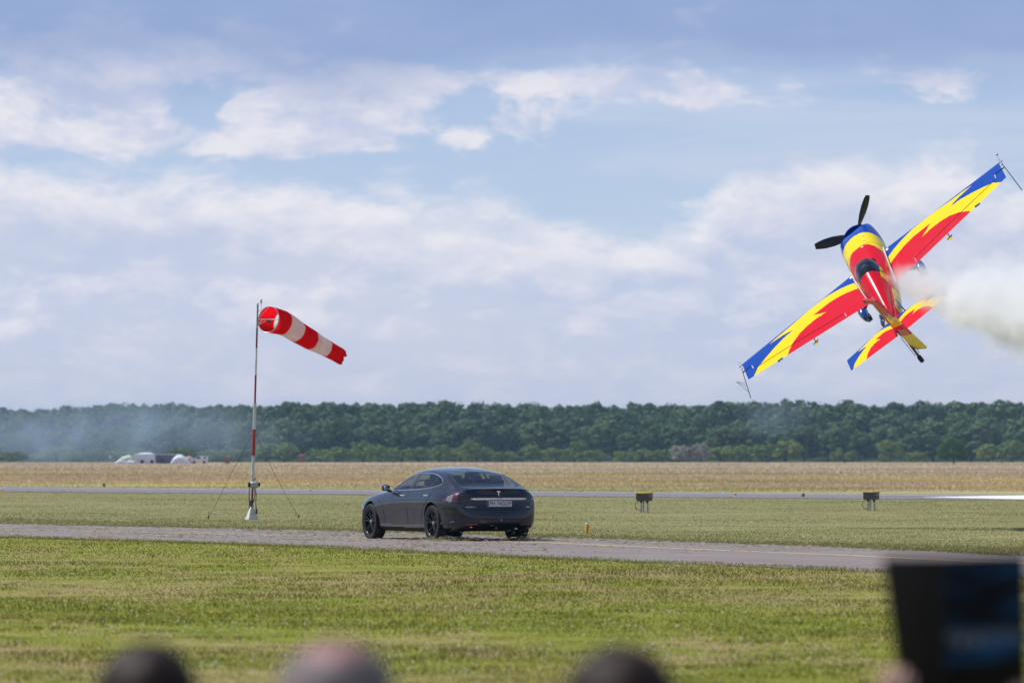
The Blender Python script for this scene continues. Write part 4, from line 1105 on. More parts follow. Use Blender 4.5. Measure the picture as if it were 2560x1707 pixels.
for s_ in (1, -1):
    surf('sill', cls == 'sill', M['satin'], car, s_)
    fd_ = surf('door', cls == 'front_door', M['car_paint'], car, s_); rd_ = surf('door', cls == 'rear_door', M['car_paint'], car, s_)
    surf('window', cls == 'front_window', M['car_glass'], fd_, s_); surf('window', cls == 'rear_window', M['car_glass'], rd_, s_)
    surf('quarter_window', cls == 'quarter_window', M['car_glass'], car, s_); surf('window_pillar', cls == 'pillar', M['gloss_black'], car, s_); surf('sail_panel', cls == 'sail_panel', M['gloss_black'], car, s_)
    tl_ = surf('tail_lamp', cls == 'lamp_smoked', M['lamp_dark'], car, s_)
    surf('clear_lens', cls == 'lamp_clear', M['lamp_clear'], tl_, s_); surf('red_lens', cls == 'lamp_red', M['lamp_red'], tl_, s_)
    for d_, hx, hz in ((fd_, 1.40, .862), (rd_, .27, .868)):
        k = np.argmin((GV[:, 0] - hx) ** 2 + (GV[:, 2] - hz) ** 2 + (GV[:, 1] < .8) * 9); hp = GV[k]
        MB().box(hp[0], (hp[1] + .006) * s_, hp[2], .20, .022, .034, .008).build('handle', M['chrome'], d_)
surf('windscreen', cls == 'windscreen', M['car_glass'], car); surf('rear_glass', cls == 'rear_glass', M['car_glass'], car); surf('roof_panel', cls == 'roof_panel', M['roof_glass'], car)
def onsurf_side(x, z, ofs=.004):
    d = (GV[:, 0] - x) ** 2 + (GV[:, 2] - z) ** 2 + (GV[:, 1] < .5) * 9
    k = np.argpartition(d, 6)[:6]; w_ = 1 / (d[k] + 1e-6); return (x, float((GV[k, 1] * w_).sum() / w_.sum()) + ofs, z)
def onsurf_top(x, y, ofs=.003):
    d = (GV[:, 0] - x) ** 2 + (GV[:, 1] - abs(y)) ** 2 + (GV[:, 2] < .93) * 9
    k = np.argpartition(d, 6)[:6]; w_ = 1 / (d[k] + 1e-6); return (x, y, float((GV[k, 2] * w_).sum() / w_.sum()) + ofs)
dl = [onsurf_side(p[0], p[1], .003) for p in DLO]; dl = np.array(dl)
for _ in range(4): dl = (np.roll(dl, 1, 0) + 2 * dl + np.roll(dl, -1, 0)) / 4
for s_ in (1, -1):
    q = [(a, b * s_, c_) for a, b, c_ in dl]; MB().tube(q + q[:1], .0105, 6, False).build('window_trim', M['chrome'], car)
def seam(name, pts, r=.0048, mat='black'):
    P_ = np.array(pts, float)
    for _ in range(3): P_[1:-1] = (P_[:-2] + 2 * P_[1:-1] + P_[2:]) / 4
    return MB().tube([tuple(p) for p in P_], r, 4).build(name, M[mat], car)
def dense(poly, n=10): return smoothpoly(poly, n)
for s_ in (1, -1):
    for nmx, pp in (('door_seam', [(2.27, .29), (2.31, .60), (2.34, .88), (2.30, .95)]), ('door_seam', [(1.205, .29), (1.18, .60), (1.195, .955)]), ('door_seam', [(.60, .30), (.50, .47), (.36, .64), (.18, .77), (.06, .89), (.05, .965), (.0, 1.0)])):
        seam(nmx, [(a, b * s_, c_) for a, b, c_ in [onsurf_side(p[0], p[1], -.0005) for p in dense(pp)]])
# tailgate seam: from the rear pillar down past the lamp and round under the plate
def on_rear(s, z, ofs=.0015):
    sc = perim[-1] - perim
    k0 = np.argmin(np.abs(sc - s)); col = G[k0, :NSK + 3]; k1 = np.argmin(np.abs(col[:, 2] - z) + (col[:, 2] < .2) * 9)
    nv_ = nm[k0]; return (col[k1, 0] + nv_[0] * ofs, col[k1, 1] + nv_[1] * ofs, z)
for s_ in (1, -1):
    up_ = [onsurf_top(a, b, .0005) for a, b in dense([(.07, .56), (-.05, .62), (-.3, .655), (-.55, .70), (-.72, .745)], 8)]
    dn = [on_rear(a, z) for a, z in dense([(.835, .93), (.835, .86), (.83, .76), (.81, .68), (.74, .615), (.62, .60), (.3, .595), (0, .595)], 8)]
    seam('tailgate_seam', [(a, b * s_, c_) for a, b, c_ in up_ + dn], .005)
    seam('bumper_seam', [(a, b * s_, c_) for a, b, c_ in [on_rear(q_, .615) for q_ in np.linspace(.84, 1.30, 14)]], .005)
    rf = [on_rear(a, .318, .004) for a in np.linspace(.45, .70, 10)]
    MB().tube([(a, b * s_, c_) for a, b, c_ in rf], [.006] + [.013] * 8 + [.006], 8).build('rear_reflector', M['reflector'], car)
# spoiler lip, chrome bar, plate and badges on the tailgate
lip = [on_rear(s, np.interp(s, [0, .5, .75], [.992, .985, .962]), .006) for s in np.linspace(.74, 0, 16)]
lip = lip + [(a, -b, c_) for a, b, c_ in lip[-2::-1]]
MB().tube(lip, [.003] + [.011] * (len(lip) - 2) + [.003], 8).build('spoiler_lip', M['gloss_black'], car)
bar = [on_rear(s, .805, .012) for s in np.linspace(.60, 0, 16)]; bar = bar + [(a, -b, c_) for a, b, c_ in bar[-2::-1]]
vs, fs = [], []
for i, (a, b, c_) in enumerate(bar):
    e2_ = abs(b) / .6; hh = .021 * (1 - .55 * max(0, e2_ - .8) / .2)
    vs += [(a + .02, b, c_ + hh), (a - .008, b, c_ + hh), (a - .012, b, c_ + hh * .4), (a - .004, b, c_ - hh), (a + .02, b, c_ - hh)]
for i in range(len(bar) - 1):
    for k in range(5): fs.append((i * 5 + k, i * 5 + (k + 1) % 5, (i + 1) * 5 + (k + 1) % 5, (i + 1) * 5 + k))
barob = pyd('chrome_bar', vs, fs, M['chrome'], car, False)
def text_part(name, s, size, mat, parent, loc, rot, extrude=.002, xs=1.0, shear=0.0):
    cu = bpy.data.curves.new(name, 'FONT'); cu.body = s; cu.size = size; cu.extrude = extrude; cu.align_x = 'CENTER'; cu.align_y = 'CENTER'; cu.shear = shear
    tmp = bpy.data.objects.new('tmp', cu); COL.objects.link(tmp); bpy.context.view_layer.update()
    me = bpy.data.meshes.new_from_object(tmp.evaluated_get(bpy.context.evaluated_depsgraph_get()))
    bpy.data.objects.remove(tmp); bpy.data.curves.remove(cu)
    me.materials.clear(); me.materials.append(mat)
    o = bpy.data.objects.new(name, me); COL.objects.link(o); o.parent = parent; o.location = loc; o.rotation_euler = rot; o.scale = (xs, 1, 1)
    return o
RROT = (math.pi / 2, 0, -math.pi / 2)       # faces backwards, reads left to right seen from behind
xr = on_rear(0, .71, 0)[0]
rec = MB().box(xr + .002, 0, .705, .03, .60, .155, .012).build('plate_recess', M['gloss_black'], car)
pt_ = MB().box(xr - .017, 0, .712, .008, .52, .112, .003).build('number_plate', M['plate'], car)
MB().box(xr - .0225, .242, .712, .004, .036, .106).build('plate_band', M['plate_blue'], pt_, False)
text_part('plate_lettering', 'PH 74GOP', .112, M['plate_text'], pt_, (xr - .0225, -.018, .712), RROT, .001, .88)
text_part('bar_lettering', 'T E S L A', .030, M['satin'], barob, (xr - .028, 0, .806), RROT, .001, 1.3)
b1 = on_rear(.60, .648, .004); ang = math.atan2(*(nm[np.argmin(np.abs((perim[-1] - perim) - .6))][::-1]))
text_part('model_badge', 'MODEL S', .034, M['chrome'], car, b1, (math.pi / 2, 0, ang + math.pi / 2), .0015, 1.25)
text_part('model_badge', '100D', .034, M['chrome'], car, (b1[0], -b1[1] - .03, b1[2]), (math.pi / 2, 0, -(ang + math.pi / 2) + math.pi), .0015, 1.25)
tz = .915; tx_ = on_rear(0, tz, .004)[0]
MB().prism([(-.004, tz - .055), (.004, tz - .055), (.012, tz + .02), (.038, tz + .022), (.042, tz + .034), (.0, tz + .040), (-.042, tz + .034), (-.038, tz + .022), (-.012, tz + .02)], tx_ - .014, tx_ - .004, 'X').build('emblem', M['chrome'], car, False)
# mirrors, repeaters
for s_ in (1, -1):
    m_ = MB().box(2.0, 1.03 * s_, 1.0, .12, .16, .125, .045).build('door_mirror', M['gloss_black'], car)
    MB().box(1.938, 1.03 * s_, 1.003, .006, .125, .088, .002).build('mirror_glass', M['chrome'], m_)
    MB().tube([(2.03, .90 * s_, .93), (2.02, .97 * s_, .955)], .025, 8).build('mirror_stalk', M['gloss_black'], m_)
    p_ = onsurf_side(2.52, .742, .004); MB().prism([(2.46, .735), (2.58, .765), (2.48, .70)], p_[1] * s_ - .004, p_[1] * s_ + .004, 'Y').build('side_repeater', M['gloss_black'], car, False)
# wheels
def wheel(x_, s_):
    e = empty('wheel', (x_, .845 * s_, .332), 0, car)
    w2, ro = .122, .352
    MB().lathe([(.245, -w2 * .82), (.30, -w2), (.335, -w2 * .96), (.350, -w2 * .75), (.352, 0), (.350, w2 * .75), (.335, w2 * .96), (.30, w2), (.245, w2 * .82)], 56, 'Y').build('tyre', M['rubber'], e)
    mb = MB(); mb.lathe([(.250, -w2 * .82), (.232, -w2 * .7), (.222, 0), (.232, w2 * .75), (.244, w2 * .86), (.252, w2 * .80)], 48, 'Y')
    yo = s_ * w2
    for k in range(5):
        for dq in (-.17, .17):
            q = 2 * math.pi * k / 5 + .3; a0, a1 = q + dq * 1.15, q + dq
            p0 = Vector((math.cos(a0) * .055, yo * .55, math.sin(a0) * .055)); p1 = Vector((math.cos(a1) * .14, yo * .72, math.sin(a1) * .14)); p2 = Vector((math.cos(a1) * .236, yo * .78, math.sin(a1) * .236))
            mb.tube([p0, p1, p2], [.016, .012, .013], 6)
    mb.lathe([(0, yo * .66), (.05, yo * .64), (.062, yo * .5), (.062, yo * .3)], 20, 'Y')
    rim = mb.build('rim', M['rim'], e)
    MB().lathe([(0, yo * .2), (.17, yo * .2), (.17, yo * .05), (0, yo * .05)], 28, 'Y').build('brake_disc', M['dark_grey'], e)
    MB().lathe([(0, yo * .69), (.022, yo * .685), (.026, yo * .64)], 14, 'Y').build('hub_cap', M['grey_metal'], e)
    # arch liner
    mb = MB(); vs, fs = [], []
    for i in range(21):
        q = math.pi * i / 20 * 1.24 - .38
        for yy in (.30, .94): vs.append((x_ + math.cos(q) * .386, yy * s_, .352 + math.sin(q) * .386))
    fs = [(2 * i, 2 * i + 1, 2 * i + 3, 2 * i + 2) for i in range(20)]
    pyd('arch_liner', vs, fs, M['black'], car, True)
    MB().box(x_, .40 * s_, .45, .70, .03, .5).build('inner_arch', M['black'], car, False)
for x_ in (0.0, 2.96):
    for s_ in (1, -1): wheel(x_, s_)
# cabin
MB().box(.75, 0, .60, 3.0, 1.62, .10, .03).build('cabin_floor', M['interior'], car)
MB().box(-.42, 0, .90, .72, 1.36, .05, .02).build('parcel_shelf', M['interior'], car)
MB().box(1.98, 0, .88, .50, 1.48, .20, .05).build('dashboard', M['interior'], car)
def seat(x_, y_, w_, zt, name='seat'):
    e = MB().box(x_ + .25, y_, .72, .52, w_, .18, .05).build(name, M['seat_light'], car)
    MB().box(x_ - .02, y_, .93, .15, w_ * .94, .50, .06).build('backrest', M['seat_light'], e)
    for hy in ((0,) if w_ < .7 else (-.42, 0, .42)):
        MB().box(x_ - .06, y_ + hy, zt, .10, .26, .17, .045).build('headrest', M['seat_light'], e)
seat(1.12, .37, .50, 1.235); seat(1.12, -.37, .50, 1.235); seat(.12, 0, 1.30, 1.17, 'rear_bench')
wh = [(1.72 + .05 * math.sin(q) * .4, .37 + .18 * math.cos(q), .98 + .17 * math.sin(q)) for q in np.linspace(0, 2 * math.pi, 25)]
MB().tube(wh, .015, 6, False).build('steering_wheel', M['interior'], car)
# grass thrown up and caught under the tyres
def local(p): return car.matrix_basis @ Vector(p)
nn = 420; cp = local((.0, .0, 0)); wl = local((-.35, .80, 0)); wr_ = local((-.35, -.82, 0))
px_ = np.concatenate([RNG.normal(wl.x, .34, nn), RNG.normal(wr_.x, .22, nn // 3), RNG.normal(wl.x + .5, .9, nn // 2)]); py_ = np.concatenate([RNG.normal(wl.y, .25, nn), RNG.normal(wr_.y, .2, nn // 3), RNG.normal(wl.y - .4, .5, nn // 2)])
strands('wheel_grass', px_, py_, .022, RNG.uniform(.05, .15, len(px_)), RNG.uniform(.004, .008, len(px_)), .07, M['hay'], 'tangle of cut grass heaped at the rear wheels of the car')
nn = 34
px_ = RNG.uniform(cp.x - 1.0, cp.x + 1.6, nn); py_ = RNG.uniform(cp.y - 2.2, cp.y - 1.0, nn)
strands('flying_grass', px_, py_, .10, RNG.uniform(.04, .11, nn), RNG.uniform(.005, .008, nn), .45, M['hay'], 'single grass blades whirled up behind the car')
# ------------------------------------------------------------------ the aerobatic aeroplane
AF = Vector((-0.119792, 0.900780, 0.417265)); AL = Vector((-0.773133, 0.179494, -0.609114)); AU = Vector((-0.623574, -0.395568, 0.674920))
plane = empty('aerobatic_aeroplane'); tag(plane, 'blue, yellow and red aerobatic propeller aeroplane banking over the field', 'aeroplane')
pl_loc = Vector((8.2458, 129.824, 5.8516))
plane.matrix_world = Matrix(((AF.x, AL.x, AU.x, pl_loc.x), (AF.y, AL.y, AU.y, pl_loc.y), (AF.z, AL.z, AU.z, pl_loc.z), (0, 0, 0, 1)))
BLUE, YEL, RED = (.003, .060, .38), (.95, .70, .001), (.72, .0, .016)
M['air_paint'] = attr_paint('aeroplane_paint', .20, .15, .05)
M['air_blue'] = pmat('aeroplane_blue', BLUE, .14, var=.05, coat=.8); M['air_red'] = pmat('aeroplane_red', RED, .16, var=.05, coat=.8); M['air_yellow'] = pmat('aeroplane_yellow', YEL, .16, var=.05, coat=.8)
M['prop_black'] = pmat('black_blade', (.010, .010, .013), .35, var=.2)
M['air_glass'] = glass_mat('tinted_canopy', (.22, .34, .46), .05)
def zxy(zx, zy):
    """photograph (enlarged view of the wing) -> body x, y on the wing plane"""
    o_ = Vector((0, 0, CAM_H)); d_ = pix(1840 + zx * .40179, 380 + zy * .40179, 1.0) - o_
    h_ = o_ + d_ * ((pl_loc - o_).dot(AU) / d_.dot(AU)) - pl_loc
    return (h_.dot(AF), h_.dot(AL))
RLE, TLE, RTE, TTE = (.53, -.40), (.42, -3.74), (-1.27, -.40), (-.46, -3.74)
def to_tc(p):
    x, y = p; t = (-y - .40) / 3.34; le = .53 + (.42 - .53) * t; te = -1.27 + (-.46 + 1.27) * t
    return (t, (le - x) / (le - te))
bl = [(880, 640), (1660, 40), (1720, 160), (1672, 184), (1600, 196), (1540, 225), (1470, 262), (1400, 303), (1335, 352), (1390, 290), (1440, 243), (1472, 215), (1430, 241), (1340, 308), (1260, 363), (1190, 413), (1110, 480), (1050, 545), (1000, 605), (958, 664), (935, 700)]
rd = [(940, 760), (968, 706), (1010, 650), (1060, 590), (1110, 540), (1160, 498), (1216, 453), (1195, 490), (1166, 537), (1215, 490), (1270, 445), (1330, 405), (1390, 380), (1440, 370), (1478, 372), (1530, 360), (1200, 700), (1020, 860), (960, 820)]
al = [(1115, 665), (1620, 172), (1612, 147), (1672, 100), (1725, 160), (1140, 705)]
TC_B = [to_tc(zxy(*p)) for p in bl]; TC_R = [to_tc(zxy(*p)) for p in rd]; TC_A = [to_tc(zxy(*p)) for p in al]
TC_B = [(-.2, -.1)] + [(t, c_) for t, c_ in TC_B[1:]] ; TC_B[1] = (1.1, -.1); TC_B[2] = (1.1, 1.02); TC_B[-1] = (-.2, .34)
def paint_tc(t, c_):
    b_ = inpoly(t, c_, TC_B) ; r_ = inpoly(t, c_, TC_R) | ((t < .02) & (c_ > .5))
    col = np.tile(np.array([*YEL, 1.0]), (len(t), 1)); col[b_] = (*BLUE, 1); col[r_] = (*RED, 1); return col
def colour(o, col):
    a = o.data.color_attributes.new('paint', 'FLOAT_COLOR', 'CORNER')
    tot = np.zeros(len(o.data.polygons), np.int32); o.data.polygons.foreach_get('loop_total', tot)
    a.data.foreach_set('color', np.repeat(col, tot, axis=0).astype(np.float32).ravel())
def foil(c_, th): return th * 5 * (0.2969 * np.sqrt(np.clip(c_, 0, 1)) - .1260 * c_ - .3516 * c_ ** 2 + .2843 * c_ ** 3 - .1036 * c_ ** 4)
def lift_surface(nspan, nch, le0, te0, le1, te1, y0, y1, z0, th, s_, parent, name, ailer=None, hinge_name='aileron', scale_t=(0, 1), ctrl=0.0, fixname=None):
    tt = np.linspace(0, 1, nspan + 1); cc = np.linspace(0, 1, nch + 1) ** 1.35
    vs = []
    for sg in (1, -1):
        T, C_ = np.meshgrid(tt, cc, indexing='ij'); le = le0 + (le1 - le0) * T; te = te0 + (te1 - te0) * T; ch = le - te
        x = le - C_ * ch; y = (y0 + (y1 - y0) * T) * s_; z = z0 + sg * foil(C_, th) * ch * (1 - .25 * T)
        vs.append(np.stack([x, y, z], 2).reshape(-1, 3))
    n1 = (nspan + 1) * (nch + 1)
    I, J = np.meshgrid(np.arange(nspan), np.arange(nch), indexing='ij'); I, J = I.ravel(), J.ravel()
    q = np.stack([I * (nch + 1) + J, (I + 1) * (nch + 1) + J, (I + 1) * (nch + 1) + J + 1, I * (nch + 1) + J + 1], 1)
    tf = (I + .5) / nspan; cf = (cc[J] + cc[J + 1]) / 2
    col = paint_tc(scale_t[0] + tf * (scale_t[1] - scale_t[0]), cf)
    VV = np.concatenate(vs); QQ = np.concatenate([q, q[:, ::-1] + n1]); CC = np.concatenate([col, col]); TF = np.concatenate([tf, tf]); CF = np.concatenate([cf, cf])
    # tip cap
    tipq = np.stack([nspan * (nch + 1) + np.arange(nch), nspan * (nch + 1) + np.arange(1, nch + 1), n1 + nspan * (nch + 1) + np.arange(1, nch + 1), n1 + nspan * (nch + 1) + np.arange(nch)], 1)
    QQ = np.concatenate([QQ, tipq]); CC = np.concatenate([CC, np.tile(np.array([*BLUE, 1.0]), (nch, 1))]); TF = np.concatenate([TF, np.full(nch, .999)]); CF = np.concatenate([CF, (cc[:-1] + cc[1:]) / 2])
    isA = inpoly(TF, CF, ailer) if ailer else np.zeros(len(QQ), bool)
    par = None
    for sel, nm_, pr in ((~isA, name, parent), (isA, hinge_name, None)):
        if not sel.any(): continue
        f_ = QQ[sel]; us, inv = np.unique(f_, return_inverse=True)
        o = fast(nm_, VV[us], inv.reshape(-1, 4), 4, M['air_paint'], pr or par, True)
        colour(o, CC[sel]); par = par or o
        bm = bmesh.new(); bm.from_mesh(o.data); bmesh.ops.remove_doubles(bm, verts=bm.verts, dist=1e-4); bmesh.ops.recalc_face_normals(bm, faces=bm.faces); bm.to_mesh(o.data); bm.free()
        o.data.set_sharp_from_angle(angle=R(50))
    return par
def wing_z(t, c_): 
    ch = (.53 + (.42 - .53) * t) - (-1.27 + .81 * t); return foil(np.array(c_), .075) * ch * (1 - .25 * t)
for s_ in (1, -1):
    wg = lift_surface(300, 80, .53, -1.27, .42, -.46, .40, 3.74, 0, .075, s_, plane, 'wing', TC_A)
    def wp(t, c_, o_=.004):
        le = .53 + (.42 - .53) * t; te = -1.27 + .81 * t; return (le - c_ * (le - te), (.40 + 3.34 * t) * s_, float(wing_z(t, c_)) + o_)
    hl = [TC_A[0], TC_A[1]]
    MB().tube([wp(hl[0][0] + (hl[1][0] - hl[0][0]) * u, hl[0][1] + (hl[1][1] - hl[0][1]) * u, -.004) for u in np.linspace(0, 1, 20)], .011, 6).build('hinge_gap', M['black'], wg)
    MB().tube([wp(TC_A[2][0], TC_A[2][1], -.002), wp(TC_A[3][0] * .998, TC_A[3][1], -.002)], .014, 6).build('hinge_gap', M['black'], wg)
    MB().tube([wp(TC_A[2][0], TC_A[2][1] + .02, .0), wp(TC_A[1][0], TC_A[1][1] - .02, 0)], .009, 6).build('hinge_cap', M['white'], wg)
    MB().tube([wp(TC_A[0][0], TC_A[0][1], 0), wp(TC_A[0][0] - .002, .97, 0)], .007, 6).build('hinge_cap', M['white'], wg)
    MB().lathe([(0, 0), (.05, 0), (.05, .012), (0, .014)], 16, 'Z', wp(.035, .10, -.004)).build('filler_cap', M['white'], wg)
    # aileron spade and trim block
    sp_ = wp(.46, 1.03, -.09)
    MB().prism([(sp_[0] + .08, sp_[1] - .08), (sp_[0] + .02, sp_[1] + .09), (sp_[0] - .12, sp_[1])], sp_[2] - .006, sp_[2] + .006).build('aileron_spade', M['air_yellow'], wg, False)
    MB().tube([wp(.46, .9, -.05), (sp_[0], sp_[1], sp_[2])], .012, 6).build('spade_arm', M['dark_grey'], wg)
    tp = wp(.735, 1.0, 0); MB().box(tp[0], tp[1], tp[2], .05, .14, .03, .004).build('trim_tab', M['dark_grey'], wg)
    # sighting frame at the tip
    a0 = (.50, 3.79 * s_, 0); a1 = ((-1.3, 3.85, 0) if s_ > 0 else (-1.5, -3.92, 0))
    MB().tube([(a0[0] + .12, a0[1], .02), (a0[0], a0[1], 0), (a0[0] - .3, a0[1], 0)], [.016, .018, .014], 8).build('sight_bracket', M['grey_metal'], wg)
    MB().tube([a0, a1], [.010, .013], 8).build('sight_rod', M['dark_grey'], wg)
    MB().tube([(.38, 3.70 * s_, .0), (.38, 3.84 * s_, .0)], .012, 6).build('sight_bracket', M['dark_grey'], wg)
    if s_ > 0:
        ap = (-.15, 4.03, .0)
        for tp in ((-1.0, 3.84, 0), (-.72, 3.83, 0), (-.55, 3.825, 0)): MB().tube([ap, tp], .005, 5).build('sight_wire', M['wire'], wg)
    else:
        MB().tube([(.5, -3.79, 0), (.78, -3.80, .02)], .012, 6).build('sight_rod', M['grey_metal'], wg)
        MB().ball(.80, -3.80, .02, .05, .03, .03, 10, 6).build('wingtip_camera', M['grey_metal'], wg)
# ---- fuselage
FS_X = [2.02, 1.98, 1.85, 1.6, 1.25, .8, .3, -.3, -1.0, -1.8, -2.6, -3.3, -3.7]
FS_W = [.33, .40, .445, .475, .485, .48, .465, .44, .39, .30, .205, .115, .05]
FS_T = [.15, .19, .26, .355, .43, .455, .455, .44, .42, .38, .33, .27, .22]
FS_B = [-.24, -.30, -.37, -.44, -.49, -.50, -.50, -.47, -.41, -.32, -.22, -.10, .0]
NX, NA = 240, 120
xs_ = np.concatenate([np.linspace(2.02, 1.6, 40, endpoint=False), np.linspace(1.6, -3.7, NX - 40)])
w_, t_, b_ = pchip(FS_X, FS_W, xs_), pchip(FS_X, FS_T, xs_), pchip(FS_X, FS_B, xs_)
an = np.linspace(0, 2 * np.pi, NA, endpoint=False)
ex = 2 / 2.55
ca = np.sign(np.cos(an)) * np.abs(np.cos(an)) ** ex; sa = np.sign(np.sin(an)) * np.abs(np.sin(an)) ** ex
zc0 = (t_ + b_) / 2; hh = (t_ - b_) / 2
FV = np.stack([np.repeat(xs_[:, None], NA, 1), w_[:, None] * ca[None], zc0[:, None] + hh[:, None] * sa[None]], 2)
# cheeks: cowl front is fuller at both sides than on top
fr = np.clip((FV[:, :, 0] - 1.3) / .7, 0, 1); FV[:, :, 2] += fr * .09 * np.clip(np.abs(FV[:, :, 1]) / .42, 0, 1) ** 2 * (FV[:, :, 2] > 0)
Fq = np.array([(i * NA + k, i * NA + (k + 1) % NA, (i + 1) * NA + (k + 1) % NA, (i + 1) * NA + k) for i in range(NX - 1) for k in range(NA)])
FVf = FV.reshape(-1, 3); FC = FVf[Fq].mean(1)
sidef = np.clip(np.abs(FC[:, 1]) / .46, 0, 1)
col = np.tile(np.array([*RED, 1.0]), (len(Fq), 1))
yb3 = 1.22 - .16 * sidef ** 2; yr3 = .52 - .42 * sidef ** 3
col[FC[:, 0] > yr3] = (*YEL, 1); col[FC[:, 0] > yb3] = (*BLUE, 1)
low3 = FC[:, 2] < -.16
col[low3 & (FC[:, 0] < .35)] = (*YEL, 1)
# flank: a yellow blade-shaped flash that ends behind the wing, then pale flank and blue belly
fz_ = FC[:, 2]; fx_ = FC[:, 0]
flash = (np.abs(FC[:, 1]) > .18) & (fz_ < .20 - .10 * np.clip((fx_ + 1.8) / 1.6, 0, 1)) & (fx_ < -.2)
core = flash & (fz_ > -.08 - .16 * np.clip((fx_ + 1.5) / 1.2, 0, 1)) & (fx_ > -1.75)
col[flash] = (*YEL, 1); col[core] = (.52, .003, .010, 1)
pale = flash & (fx_ < -1.9) ; col[pale] = (.80, .62, .16, 1)
col[(fz_ < -.26 + .16 * np.clip((-fx_ - 1.6) / 1.8, 0, 1)) & (fx_ < -1.0)] = (*BLUE, 1)
col[(fz_ > .30) & (fx_ < -.32) & (fx_ > -1.6) & (np.abs(FC[:, 1]) < .26)] = (.008, .009, .012, 1)
cowl = FC[:, 0] > .52
def part_faces(name, V0, Q0, C0, sel, mat, parent):
    f_ = Q0[sel]; us, inv = np.unique(f_, return_inverse=True); o = fast(name, V0[us], inv.reshape(-1, 4), 4, mat, parent, True)
    colour(o, C0[sel]); o.data.set_sharp_from_angle(angle=R(60)); return o
fus = part_faces('fuselage', FVf, Fq, col, ~cowl, M['air_paint'], plane)
cw = part_faces('engine_cowling', FVf, Fq, col, cowl, M['air_paint'], plane)
# nose bowl
MB().lathe([(0, 2.03), (.20, 2.03), (.30, 2.015), (.37, 1.99)], 40, 'X', (0, 0, -.05)).build('nose_bowl', M['air_blue'], plane)
for s_ in (1, -1): MB().ball(2.03, .27 * s_, -.02, .02, .08, .07).build('air_intake', M['black'], cw)
sec = lambda x, a: (x, float(pchip(FS_X, FS_W, np.array([x]))[0]) * math.copysign(abs(math.cos(a)) ** ex, math.cos(a)), float((pchip(FS_X, FS_T, np.array([x]))[0] + pchip(FS_X, FS_B, np.array([x]))[0]) / 2 + (pchip(FS_X, FS_T, np.array([x]))[0] - pchip(FS_X, FS_B, np.array([x]))[0]) / 2 * math.copysign(abs(math.sin(a)) ** ex, math.sin(a))))
MB().tube([sec(.525, a) for a in np.linspace(.1, math.pi - .1, 30)], .004, 5).build('panel_seam', M['dark_grey'], cw)
for (x, a) in ((1.72, .75), (.72, 1.95), (.42, 1.75), (1.0, 2.0)):
    p = Vector(sec(x, a)); nn_ = Vector((.05, math.cos(a), math.sin(a))).normalized()
    MB().tube([p - nn_ * .01, p + nn_ * .012], .042 if x > 1.5 else .032, 14).build('cowl_fastener', M['white'], cw)
# exhaust and wing root seals on the right flank
for s_ in (1, -1):
    MB().tube([(.50, -.475 * s_, .085), (.0, -.462 * s_, .125), (-.6, -.43 * s_, .10), (-1.28, -.385 * s_, .01)], .014, 6).build('wing_root_seal', M['white'], fus)
    MB().tube([(.50, -.49 * s_, .07), (.0, -.478 * s_, .115), (-.6, -.45 * s_, .09), (-1.28, -.40 * s_, .0)], .008, 6).build('wing_root_seal', M['dark_grey'], fus)
    MB().tube([(.9, -.2 * s_, -.47), (.2, -.22 * s_, -.55), (-.3, -.22 * s_, -.60)], .04, 10).build('exhaust_pipe', M['dark_grey'], fus)
# ---- canopy and fairing behind it
CX = [-.28, -.36, -.52, -.75, -1.0, -1.25, -1.7, -2.3, -2.9, -3.4, -3.6]
CW = [.05, .16, .245, .295, .315, .315, .275, .20, .125, .06, .03]
CT = [.455, .54, .645, .735, .775, .765, .69, .565, .45, .345, .30]
cxs = np.linspace(-.28, -3.6, 180); cw_, ct_ = pchip(CX, CW, cxs), pchip(CX, CT, cxs)
n_ = 60; ang = np.linspace(-.25, math.pi + .25, n_)
CV = np.stack([np.repeat(cxs[:, None], n_, 1), cw_[:, None] * np.sign(np.cos(ang)) * np.abs(np.cos(ang))[None] ** .85, .34 + (ct_ - .34)[:, None] * np.sin(ang)[None]], 2).reshape(-1, 3)
Cq = np.array([(i * n_ + k, i * n_ + k + 1, (i + 1) * n_ + k + 1, (i + 1) * n_ + k) for i in range(179) for k in range(n_ - 1)])
Cc = CV[Cq].mean(1); isg = Cc[:, 0] > -1.46 + .16 * np.clip((.62 - Cc[:, 2]) / .25, 0, 1)
colc = np.tile(np.array([*RED, 1.0]), (len(Cq), 1)); colc[(Cc[:, 2] < .52) & (Cc[:, 0] < -1.2) & (Cc[:, 0] > -1.62)] = (*YEL, 1)
part_faces('canopy_fairing', CV, Cq, colc, ~isg, M['air_paint'], plane)
us, inv = np.unique(Cq[isg], return_inverse=True); canopy = fast('canopy', CV[us], inv.reshape(-1, 4), 4, M['air_glass'], plane, True)
MB().box(-1.02, 0, .46, .10, .40, .36, .04).build('pilot_seat', M['black'], plane)
MB().box(-.48, 0, .44, .08, .40, .10, .03).build('instrument_panel', M['black'], plane)
rim_ = [tuple(CV[i * n_ + 1] * np.array([1, 1.01, 1])) for i in range(0, 60)]
for s_ in (1, -1): MB().tube([(a, b * s_, c_) for a, b, c_ in rim_], .008, 5).build('canopy_rail', M['air_yellow'], canopy)
